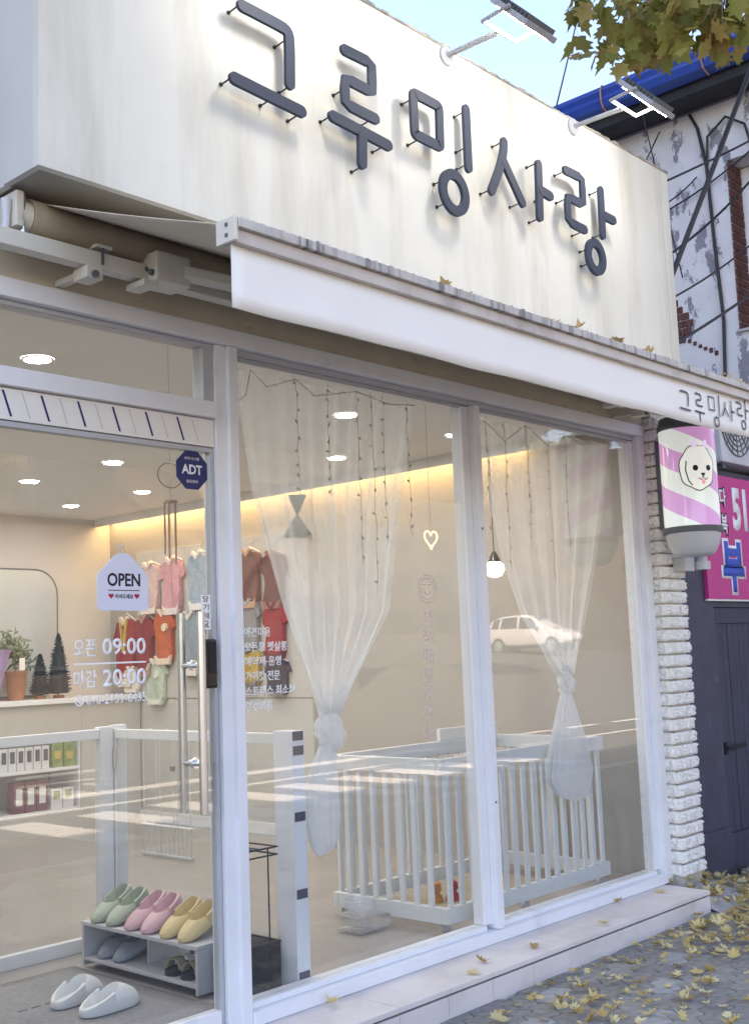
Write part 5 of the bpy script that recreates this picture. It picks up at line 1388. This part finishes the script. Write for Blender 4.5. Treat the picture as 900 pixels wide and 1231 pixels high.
for k in range(3):
    product(1.92 + k * 0.105, 0.095, 0.245, 0.10, 0.1905, 'pmaroon', 'pwhite', (.25, .8), 'carton', 'maroon carton with pale label on the lower counter shelf', 'maroon cartons on the counter shelf')
for k in range(2):
    product(2.26 + k * 0.11, 0.10, 0.16, 0.10, 0.1905, 'pwhite', 'pgreen', (.5, .9), 'carton', 'white and green carton on the lower counter shelf', 'white and green cartons')

# white wire pet gate at the back
wg = thing('wire_pet_gate', 'white wire pet gate with arched bars standing at the back', 'pet gate', (2.0, 3.15, 0))
for k in range(3):
    y0 = 2.88 + k * 0.19; y1 = y0 + 0.15
    MB().tube([(2.02, y0, 0.02), (2.02, y0, 0.80)] + [(2.02, (y0 + y1) / 2 - 0.075 * math.cos(math.pi * q / 8), 0.80 + 0.085 * math.sin(math.pi * q / 8)) for q in range(1, 8)] + [(2.02, y1, 0.80), (2.02, y1, 0.02)], 0.005, 6).build('arched_bar', 'alu_grey', wg, smooth=True)
MB().tube([(2.02, 2.86, 0.22), (2.02, 3.43, 0.22)], 0.007, 6).build('cross_bar', 'white', wg)
MB().tube([(2.02, 2.86, 0.02), (2.02, 3.43, 0.02)], 0.012, 6).build('foot_bar', 'alu_grey', wg)
for k in range(12):
    MB().tube([(2.02, 2.885 + k * 0.046, 0.022), (2.02, 2.885 + k * 0.046, 0.218)], 0.004, 5).build('lower_bar', 'alu_grey', wg)
bx('latch', 'lampdark', wg, 2.008, 2.032, 3.06, 3.09, 0.60, 0.63)

# little dog outfits on hangers along the side wall
def outfit(y, ztop, w, h, col, trim, label, shape=0):
    key = 'cloth%.2f%.2f%.2f' % col
    if key not in M: M[key] = pm('knit_' + key, col, 0.9, 0.12, 25, bump=0.3, bscale=120)
    key2 = 'cloth%.2f%.2f%.2f' % trim
    if key2 not in M: M[key2] = pm('knit_' + key2, trim, 0.9, 0.12, 25, bump=0.3, bscale=120)
    t = local_thing('dog_outfit', label, 'dog outfit', 'little dog outfits on the side wall')
    a = w / 2
    body = [(-0.16 * w, 0), (-a * .75, -.05 * h), (-a, -.30 * h), (-a * .78, -.36 * h), (-a * .70, -.28 * h), (-a * .72, -.85 * h), (-a * .55, -h),
            (a * .55, -h), (a * .72, -.85 * h), (a * .70, -.28 * h), (a * .78, -.36 * h), (a, -.30 * h), (a * .75, -.05 * h), (0.16 * w, 0), (0, -.07 * h)]
    g_ = MB().prism(body, -0.035, 0.0).build('garment', key, t, bevel=0.008)
    bm = bmesh.new(); bm.from_mesh(g_.data)
    bmesh.ops.triangulate(bm, faces=bm.faces); bmesh.ops.subdivide_edges(bm, edges=bm.edges, cuts=3, use_grid_fill=True)
    f1, f2 = random.uniform(0, 6), random.uniform(25, 45)
    for v in bm.verts:
        if v.co.y < -0.02:
            v.co.y += 0.013 * math.sin(v.co.x * f2 + f1 + v.co.z * 9) * min(1, -v.co.z / (h * .4)) + 0.006 * math.sin(v.co.x * 70 - v.co.z * 31 + f1) - 0.012 * math.cos(v.co.x / w * 3)
    for f in bm.faces: f.smooth = True
    bm.to_mesh(g_.data); bm.free()
    MB().prism([(-a * .70, -.84 * h), (-a * .57, -1.02 * h), (a * .57, -1.02 * h), (a * .70, -.84 * h), (a * .5, -.90 * h), (-a * .5, -.90 * h)], -0.060, -0.030).build('hem', key2, t, bevel=0.002)
    MB().prism([(-.19 * w, .015), (0, -.10 * h), (.19 * w, .015), (.13 * w, .03), (0, -.03 * h), (-.13 * w, .03)], -0.064, -0.034).build('collar', key2, t, bevel=0.002)
    if shape == 1:
        for s_ in (-1, 1):
            MB().prism([(s_ * .10 * w, -.02 * h), (s_ * .16 * w, -.02 * h), (s_ * .05 * w, -.5 * h), (-s_ * .01 * w, -.5 * h)], -0.066 - .001 * s_, -0.036).build('strap', 'pyel', t)
    if shape == 2:
        MB().prism([(.12 * w + .035 * math.cos(R(36 * k)), -.30 * h + .035 * math.sin(R(36 * k))) for k in range(10)], -0.066, -0.034).build('badge', key2, t)
    MB().tube([(-a * .8, -.015, -.02 * h), (0, -.015, .10 * h), (a * .8, -.015, -.02 * h)], 0.005, 5).build('hanger', 'white', t)
    MB().tube([(0, -.015, .10 * h), (0, -.015, .10 * h + .03), (.018, -.01, .10 * h + .045), (.01, .02, .10 * h + .055)], 0.003, 5).build('hanger_hook', 'steel', t)
    return place(t, (3.112, y, ztop), (0, 0, R(-90)))
outfit(4.76, 2.20, 0.34, 0.42, (0.60, 0.42, 0.40), (0.72, 0.64, 0.58), 'pale pink dog outfit beside the OPEN board')
outfit(4.44, 2.22, 0.32, 0.46, (0.62, 0.30, 0.33), (0.74, 0.62, 0.60), 'rose pink dog outfit hanging in the upper row')
outfit(4.08, 2.24, 0.32, 0.46, (0.30, 0.38, 0.44), (0.76, 0.72, 0.68), 'blue grey dog outfit with white collar in the upper row')
outfit(3.76, 2.22, 0.30, 0.44, (0.58, 0.50, 0.42), (0.70, 0.66, 0.60), 'cream dog outfit hanging in the upper row')
outfit(5.12, 1.74, 0.34, 0.58, (0.30, 0.015, 0.025), (0.70, 0.62, 0.52), 'dark red dog outfit with yellow straps', 1)
outfit(4.84, 1.74, 0.30, 0.50, (0.24, 0.012, 0.03), (0.45, 0.25, 0.22), 'crimson dog outfit hanging next to the orange vest')
outfit(4.56, 1.78, 0.32, 0.44, (0.52, 0.10, 0.035), (0.74, 0.60, 0.46), 'orange dog vest with cream trim and round badge', 2)
outfit(4.20, 1.74, 0.34, 0.50, (0.25, 0.31, 0.34), (0.72, 0.66, 0.62), 'grey blue dog outfit with fluffy white collar')
outfit(4.68, 1.36, 0.30, 0.36, (0.42, 0.52, 0.42), (0.66, 0.70, 0.62), 'mint green dog outfit in the bottom row', 2)
outfit(5.03, 1.30, 0.26, 0.20, (0.68, 0.64, 0.58), (0.72, 0.68, 0.62), 'white dog outfit in the bottom row')
outfit(3.44, 2.20, 0.30, 0.44, (0.17, 0.07, 0.06), (0.50, 0.30, 0.20), 'maroon dog outfit behind the curtain edge')
outfit(3.16, 2.16, 0.30, 0.42, (0.14, 0.05, 0.05), (0.30, 0.12, 0.10), 'dark brown dog outfit behind the curtain edge')
outfit(3.46, 1.80, 0.30, 0.36, (0.22, 0.22, 0.23), (0.36, 0.36, 0.36), 'charcoal dog outfit behind the service list')
outfit(3.16, 1.76, 0.30, 0.42, (0.30, 0.012, 0.03), (0.12, 0.02, 0.03), 'bright red dog outfit behind the service list')
outfit(3.46, 1.42, 0.30, 0.28, (0.45, 0.30, 0.06), (0.2, 0.2, 0.22), 'mustard dog outfit behind the service list')
outfit(3.14, 1.33, 0.28, 0.26, (0.035, 0.035, 0.06), (0.2, 0.18, 0.2), 'navy dog outfit behind the service list')

# ================================================================== STREET TREE AND LEAVES
def leaf_outline(s):
    half = [(0.0, 0.0), (0.10, -0.06), (0.34, -0.02), (0.24, 0.16), (0.52, 0.30), (0.34, 0.40), (0.40, 0.58), (0.17, 0.60), (0.0, 0.98)]
    pts = [(x * s, y * s) for x, y in half] + [(-x * s, y * s) for x, y in reversed(half[1:-1])]
    return pts
def leaf_mesh(s, curl, rnd, name='leaf', thick=False):
    pts = leaf_outline(s); n = len(pts)
    def lift(x, y): return curl * ((x / s) ** 2 * 0.8 + ((y / s) - 0.45) ** 2 * 0.9) * s + rnd.uniform(-.012, .012) * s
    V = [(0, 0.42 * s, 0.0)] + [(x * rnd.uniform(.9, 1.1), y, lift(x, y)) for x, y in pts]
    F = [(0, 1 + i, 1 + (i + 1) % n) for i in range(n)]
    V += [(-.008 * s, 0.02 * s, 0), (.008 * s, 0.02 * s, 0), (.02 * s, -0.38 * s, .05 * s), (.006 * s, -0.38 * s, .05 * s)]
    b = len(V) - 4
    F.append((b, b + 1, b + 2, b + 3))
    return V, F
rnd = random.Random(21)
tree = thing('street_tree', 'plane tree with yellowing leaves overhanging the shop sign', 'tree', (7.5, -2.3, -0.15))
MB().tube([(7.5, -2.3, -0.2), (7.48, -2.29, 0.6), (7.42, -2.28, 2.2), (7.3, -2.26, 3.8), (7.1, -2.25, 4.7)], [0.20, 0.16, 0.14, 0.12, 0.10], 14).build('trunk', 'bark', tree, smooth=True)
limbs = [[(7.1, -2.25, 4.65), (6.0, -2.2, 5.35), (4.6, -1.9, 5.75), (3.5, -1.35, 5.55), (2.85, -1.0, 5.25), (2.45, -0.75, 5.0)],
         [(7.1, -2.25, 4.65), (7.0, -2.5, 5.8), (6.8, -2.7, 7.2), (6.6, -2.9, 8.6)],
         [(7.1, -2.25, 4.65), (7.7, -2.7, 5.8), (8.3, -3.0, 6.9)],
         [(7.15, -2.25, 4.4), (6.4, -3.2, 5.6), (5.6, -3.9, 6.9)],
         [(4.6, -1.9, 5.75), (4.2, -2.0, 6.3), (3.9, -2.1, 7.0)],
         [(2.85, -1.0, 5.25), (2.45, -0.9, 4.95), (2.2, -0.62, 4.78)], [(2.85, -1.0, 5.25), (2.75, -1.05, 4.95), (2.60, -1.05, 4.75)]]
for lb in limbs:
    r0 = 0.07 if lb[0][0] > 6.5 else 0.022
    MB().tube(lb, [r0 * (1 - 0.8 * i / (len(lb) - 1)) for i in range(len(lb))], 8).build('limb', 'bark', tree, smooth=True)
for k in range(16):
    a = Vector(rnd.choice(((2.45, -0.75, 5.0), (2.6, -1.05, 4.8), (2.85, -1.0, 5.25), (2.25, -0.65, 4.82)))); b = a + Vector((rnd.uniform(-.35, .3), rnd.uniform(-.1, .35), rnd.uniform(-.28, .05)))
    MB().tube([a, a.lerp(b, .5) + Vector((0, 0, .03)), b], [0.006, 0.004, 0.002], 5).build('twig', 'bark', tree)
# leaves near the shop, each its own piece
leaf_me = []
for k in range(6):
    V, F = leaf_mesh(1.0, rnd.uniform(-.5, .35), rnd)
    o = MB().add(V, F).build('leaf', 'leaf', None); leaf_me.append(o.data); bpy.data.objects.remove(o)
def hang_leaf(p, s):
    o = bpy.data.objects.new('leaf', rnd.choice(leaf_me)); COL.objects.link(o); o.parent = tree
    o.location = Vector(p) - WL[tree.name]
    o.rotation_euler = (rnd.uniform(-2.3, -0.5), rnd.uniform(-.7, .7), rnd.uniform(0, 6.28)); o.scale = (s, s, s)
clusters = [  # centre, spread, how many
    ((1.92, -0.50, 4.68), 0.05, 4), ((2.00, -0.55, 4.66), 0.05, 6), ((2.15, -0.62, 4.66), 0.10, 14), ((2.33, -0.60, 4.68), 0.12, 22),
    ((2.20, -0.68, 4.52), 0.07, 10), ((2.62, -0.56, 4.80), 0.10, 16), ((2.66, -0.55, 4.70), 0.06, 8), ((2.72, -0.68, 4.86), 0.13, 34), ((2.86, -0.80, 4.86), 0.13, 38),
    ((2.98, -0.93, 4.90), 0.13, 38), ((2.55, -0.95, 4.68), 0.11, 26), ((2.42, -0.86, 4.66), 0.10, 22), ((2.50, -0.62, 4.95), 0.15, 24), ((2.80, -0.85, 5.05), 0.18, 30)]
for c_, sp, n in clusters:
    for _ in range(n):
        hang_leaf((c_[0] + rnd.gauss(0, sp), c_[1] + rnd.gauss(0, sp), c_[2] + rnd.gauss(0, sp * .8)), rnd.uniform(.085, .150))
# the rest of the crown, too high to see singly
mb = MB()
for _ in range(2600):
    d = Vector((rnd.gauss(0, 1), rnd.gauss(0, 1), rnd.gauss(0, 1))).normalized() * rnd.uniform(.45, 1.0) ** 0.6
    p = Vector((5.9, -3.3, 7.3)) + Vector((d.x * 2.7, d.y * 1.5, d.z * 1.6))
    V, F = leaf_mesh(rnd.uniform(.12, .18), rnd.uniform(-.5, .3), rnd)
    m4 = Matrix.Translation(p) @ Matrix.Rotation(rnd.uniform(0, 6.28), 4, 'Z') @ Matrix.Rotation(rnd.uniform(-2.3, -.4), 4, 'X')
    mb.add([m4 @ Vector(v) for v in V], F)
for _ in range(230):
    p = Vector((2.95 + rnd.gauss(0, .22), -0.72 + rnd.gauss(0, .22), 5.12 + abs(rnd.gauss(0, .22))))
    V, F = leaf_mesh(rnd.uniform(.10, .16), rnd.uniform(-.5, .3), rnd)
    m4 = Matrix.Translation(p) @ Matrix.Rotation(rnd.uniform(0, 6.28), 4, 'Z') @ Matrix.Rotation(rnd.uniform(-2.3, -.4), 4, 'X')
    mb.add([m4 @ Vector(v) for v in V], F)
cr = mb.build('crown', 'leaf', tree); cr['kind'] = 'stuff'

# fallen leaves
fall_me = []
for k in range(16):
    V, F = leaf_mesh(1.0, rnd.uniform(.15, 1.5), rnd)
    if k % 3 == 0: V = [(x * (.55 if x > 0 else 1), y, z + .5 * max(0, x) ** 1.5 + .3 * max(0, y - .5) ** 2) for x, y, z in V]     # folded
    if k % 4 == 1: V = [(x, y * (.8 if x < 0 else 1.1), z + .35 * abs(x) * y) for x, y, z in V]
    q = rnd.uniform(.8, 1.15); V = [(x * q + rnd.uniform(-.03, .03), y + rnd.uniform(-.04, .04), z) for x, y, z in V]
    o = MB().add(V, F).build('fallen_leaf', 'fallen', None); fall_me.append(o.data); bpy.data.objects.remove(o)
def fallen(p, s, label, group, flat=0.25):
    o = bpy.data.objects.new('fallen_leaf', rnd.choice(fall_me)); COL.objects.link(o)
    o.location = p; o.scale = (s, s, s * rnd.uniform(.7, 1.3))
    o.rotation_euler = (rnd.gauss(0, flat), rnd.gauss(0, flat), rnd.uniform(0, 6.28))
    tag(o, label, 'leaf', group)
cnt = 0; tries = 0
while cnt < 290 and tries < 20000:
    tries += 1
    x = rnd.uniform(0.9, 4.7); y = rnd.uniform(-1.75, -0.03)
    if x < 3.14 and y > -0.39: continue
    if (x - 0.687) * 1.0 + (y + 0.351) * 0.718 < -0.05: continue
    if -(x - 1.405) * 1.396 + (y + 1.351) * 3.015 < -0.35: continue
    dens = 0.20 + 0.8 * min(1, max(0, (x - 1.6) / 2.0)) ** 1.5
    if math.sin(x * 5.1 + y * 3) * math.sin(y * 6.3 - x * 2) < -0.25: dens *= 0.35
    if rnd.random() > dens: continue
    zg = -0.1355 if x < 3.1 or y < -0.40 else -0.150 + 0.125 * max(0, 1 - (x - 3.1) * 1.15) ** 0.6 * min(1, (y + 0.42) / 0.5 * 1.8)
    fallen((x, y, zg + 0.006 + rnd.random() ** 2 * 0.012), rnd.choice((rnd.uniform(.035, .06), rnd.uniform(.05, .085), rnd.uniform(.05, .095))), 'dry yellow leaf lying on the grey pavers', 'fallen leaves on the pavement'); cnt += 1
for (x, y) in ((1.18, -0.20), (1.02, -0.27), (0.36, -0.14), (2.55, -0.11), (2.92, -0.16), (2.05, -0.30), (1.55, -0.24)):
    fallen((x, y, -0.016), rnd.uniform(.06, .085), 'dry yellow leaf lying on the tiled step', 'fallen leaves on the step', 0.12)
for x in (-0.02, 0.12, 0.58, 0.64, 0.70, 0.78, 1.02, 1.30, 1.62, 1.98, 2.06, 2.17, 2.24):
    fallen((x, -1.165 + rnd.uniform(-.01, .01), 2.566), rnd.uniform(.05, .075), 'dry yellow leaf caught on the awning rail', 'fallen leaves on the awning rail', 0.35)
# smaller bits of leaf drifted between them, past counting
mb = MB(); cnt = 0
while cnt < 200:
    x = rnd.uniform(1.0, 4.7); y = rnd.uniform(-1.7, -0.03)
    if (x < 3.14 and y > -0.39) or (x > 3.05 and y > -0.44 and x < 4.1): continue
    if -(x - 1.405) * 1.396 + (y + 1.351) * 3.015 < -0.35: continue
    dens = 0.12 + 0.88 * min(1, max(0, (x - 1.8) / 2.0)) ** 1.5 + (0.35 if x < 3.1 and y > -0.47 else 0)
    if rnd.random() > dens: continue
    V, F = leaf_mesh(rnd.uniform(.022, .048), rnd.uniform(.2, 1.4), rnd)
    m4 = Matrix.Translation((x, y, -0.131 + rnd.random() * .006)) @ Matrix.Rotation(rnd.uniform(0, 6.28), 4, 'Z') @ Matrix.Rotation(rnd.gauss(0, .3), 4, 'X')
    mb.add([m4 @ Vector(v) for v in V], F); cnt += 1
ll = mb.build('leaf_litter', 'fallen'); ll['kind'] = 'stuff'; tag(ll, 'small yellow leaf fragments drifted over the grey pavers', 'leaf litter')
wd = thing('weed_tuft', 'small dark weed growing at the foot of the gate wall', 'weed', (4.15, -0.03, -0.12))
mb = MB()
for k in range(14):
    q = rnd.uniform(0, 6.28); a = Vector((4.12 + rnd.uniform(-.02, .02), -0.03, -0.135)); b = a + Vector((.05 * math.cos(q), .03 * math.sin(q) - .01, rnd.uniform(.05, .11)))
    mb.add([a + Vector((-.006, 0, 0)), a + Vector((.006, 0, 0)), b], [(0, 1, 2)])
mb.build('blades', 'darkgreen', wd)

# ================================================================== ACROSS THE STREET (seen in the window reflections)
def block(name, label, x0, x1, y0, y1, h, mtl, cols, rows, zb):
    """front of the block faces the shop (+y)"""
    t = thing(name, label, 'building', ((x0 + x1) / 2, y1, zb))
    bx('wall', mtl, t, x0, x1, y0, y1, zb - 1.0, zb + h)
    bx('parapet', 'pale', t, x0 - 0.15, x1 + 0.15, y1 - 0.4, y1 + 0.15, zb + h + 0.001, zb + h + 0.4)
    dx = (x1 - x0) / cols
    for r_ in range(rows):
        for c_ in range(cols):
            cx = x0 + dx * (c_ + .5); z = zb + 0.9 + r_ * 3.1
            w = bx('window', 'lampdark', t, cx - dx * .32, cx + dx * .32, y1 + 0.002, y1 + 0.06, z, z + 1.7)
            bx('pane', 'winglass', w, cx - dx * .29, cx + dx * .29, y1 + 0.0605, y1 + 0.07, z + .1, z + 1.6)
    return t
block('street_house', 'tan two-storey block across the street, wide and low', 2.0, 19.0, -30.0, -17.5, 8.5, 'tan', 5, 2, gz(-17.5))
block('street_house', 'brown brick block across the street beyond the side road', 45.0, 60.0, -32.0, -17.5, 9.5, 'brown', 5, 3, gz(-17.5))
block('street_house', 'long pale block closing the view up the side road', 14.0, 150.0, -74.0, -60.0, 19.0, 'pale', 26, 6, gz(-60))
block('street_house', 'narrow tan house half way up the side road', 20.0, 27.5, -52.0, -36.0, 7.0, 'tan', 2, 2, gz(-36))

block('street_house', 'unseen tall block added behind the shop to block the sun', -30.0, 5.4, 6.0, 16.0, 18.0, 'pale', 9, 5, -0.2)  # out of view, added to keep sun off the sign and neighbour wall

for (x, y, rz, lab) in ((13.0, -15.6, 40, 'plane tree across the street before the wide tan block'), (22.5, -16.2, 130, 'plane tree across the street at the corner of the side road'), (31.0, -34.0, 250, 'plane tree standing up the side road')):
    t2 = tree.copy(); COL.objects.link(t2); t2['label'] = lab; t2['group'] = 'street trees'
    for chd in tree.children:
        if chd.name.split('.')[0] in ('trunk', 'limb', 'crown'):
            c2 = chd.copy(); COL.objects.link(c2); c2.parent = t2
    place(t2, (x, y, gz(y) - 0.05), (0, 0, R(rz)))

def make_car(loc, rz):
    t = local_thing('parked_hatchback', 'white five-door hatchback stopped in the side road', 'car')
    # stations along x (front +x): x, sill z, waist z, roof z, half width at waist, half width at roof
    st = [(-2.05, .45, .85, .86, .70, .62), (-1.98, .32, .95, 1.05, .80, .62), (-1.70, .26, .98, 1.36, .86, .60), (-1.2, .24, .97, 1.48, .88, .62), (-0.3, .22, .95, 1.52, .89, .64),
          (0.25, .22, .94, 1.47, .89, .62), (0.75, .23, .93, 1.18, .89, .66), (1.05, .24, .92, .98, .88, .72), (1.6, .26, .84, .88, .86, .70), (2.0, .30, .70, .74, .78, .62), (2.12, .40, .58, .60, .62, .52)]
    mb = MB(); V = []; n = 12
    for (x, zs, zw, zr, ww, wr) in st:
        half = [(ww * .80, zs), (ww * .97, zs + .12), (ww, (zs + zw) / 2), (ww * .985, zw), (wr + (ww - wr) * .12, zr - .06 * (zr - zw)), (wr * .75, zr + .015)]
        V += [(x, a, z) for a, z in half] + [(x, -a, z) for a, z in reversed(half)]
    F = [(i * n + j, i * n + (j + 1) % n, (i + 1) * n + (j + 1) % n, (i + 1) * n + j) for i in range(len(st) - 1) for j in range(n)]
    F += [tuple(range(n)), tuple((len(st) - 1) * n + j for j in range(n))]
    b = mb.add(V, F).build('body', 'carwhite', t, smooth=True); md = b.modifiers.new('s', 'SUBSURF'); md.levels = 1; md.render_levels = 2
    def lerp(a, b_, f): return tuple(a[i] + (b_[i] - a[i]) * f for i in range(6))
    def P(x, f, s):
        for i in range(len(st) - 1):
            if st[i][0] <= x <= st[i + 1][0]:
                q = lerp(st[i], st[i + 1], (x - st[i][0]) / (st[i + 1][0] - st[i][0])); break
        z = q[2] + (q[3] - q[2]) * f; w = q[4] * .985 + (q[5] + (q[4] - q[5]) * .12 - q[4] * .985) * f
        return (x, s * (w + .004), z)
    for s in (-1, 1):
        for (a0, a1, b0, b1) in ((-1.62, -1.25, -1.55, -1.22), (-1.15, -0.35, -1.12, -0.36), (-0.25, 0.72, -0.24, 0.30)):
            MB().add([P(a0, .08, s), P(a1, .08, s), P(b1, .84, s), P(b0, .84, s)], [(0, 1, 2, 3)]).build('side_window', 'winglass', t)
        for x in (-1.28, 1.30):
            w = lp(MB().lathe([(0.0, .0), (0.30, .0), (0.32, .03), (0.32, .17), (0.30, .2), (0, .2)], (0, 0, 0), 24), 'wheel', 'rubber', t, Matrix.Translation((x, s * .90 + (.10 if s < 0 else -.10) * 0 + (.0 if s > 0 else .20) - (.20 if s > 0 else 0) + .0, .32)) @ Matrix.Rotation(R(-90), 4, 'X'), smooth=True)
            lp(MB().lathe([(0.0, .0), (0.20, .0), (0.21, .012), (0, .02)], (0, 0, 0), 16), 'rim', 'chrome', t, Matrix.Translation((x, s * .905, .32)) @ Matrix.Rotation(R(-90 * s), 4, 'X'))
        MB().add([(2.03, s * .42, .66), (1.90, s * .74, .70), (1.80, s * .80, .78), (1.97, s * .45, .74)], [(0, 1, 2, 3)]).build('headlight', 'chrome', t)
        MB().box(0.62, 0.76, s * .90 - .0 if s > 0 else -1.02, 1.02 if s > 0 else -.90, .98, 1.10).build('door_mirror', 'carwhite', t, bevel=0.03)
    MB().add([(0.98, -.66, 1.00), (0.98, .66, 1.00), (0.34, .55, 1.455), (0.34, -.55, 1.455)], [(0, 1, 2, 3)]).build('windscreen', 'winglass', t)
    bx('grille', 'rubber', t, 2.06, 2.15, -.40, .40, .38, .50)
    return place(t, loc, (0, 0, rz), (1.0, 1.0, 1.14))
make_car((39.2, -26.0, gz(-26.0) + 0.02), R(82))
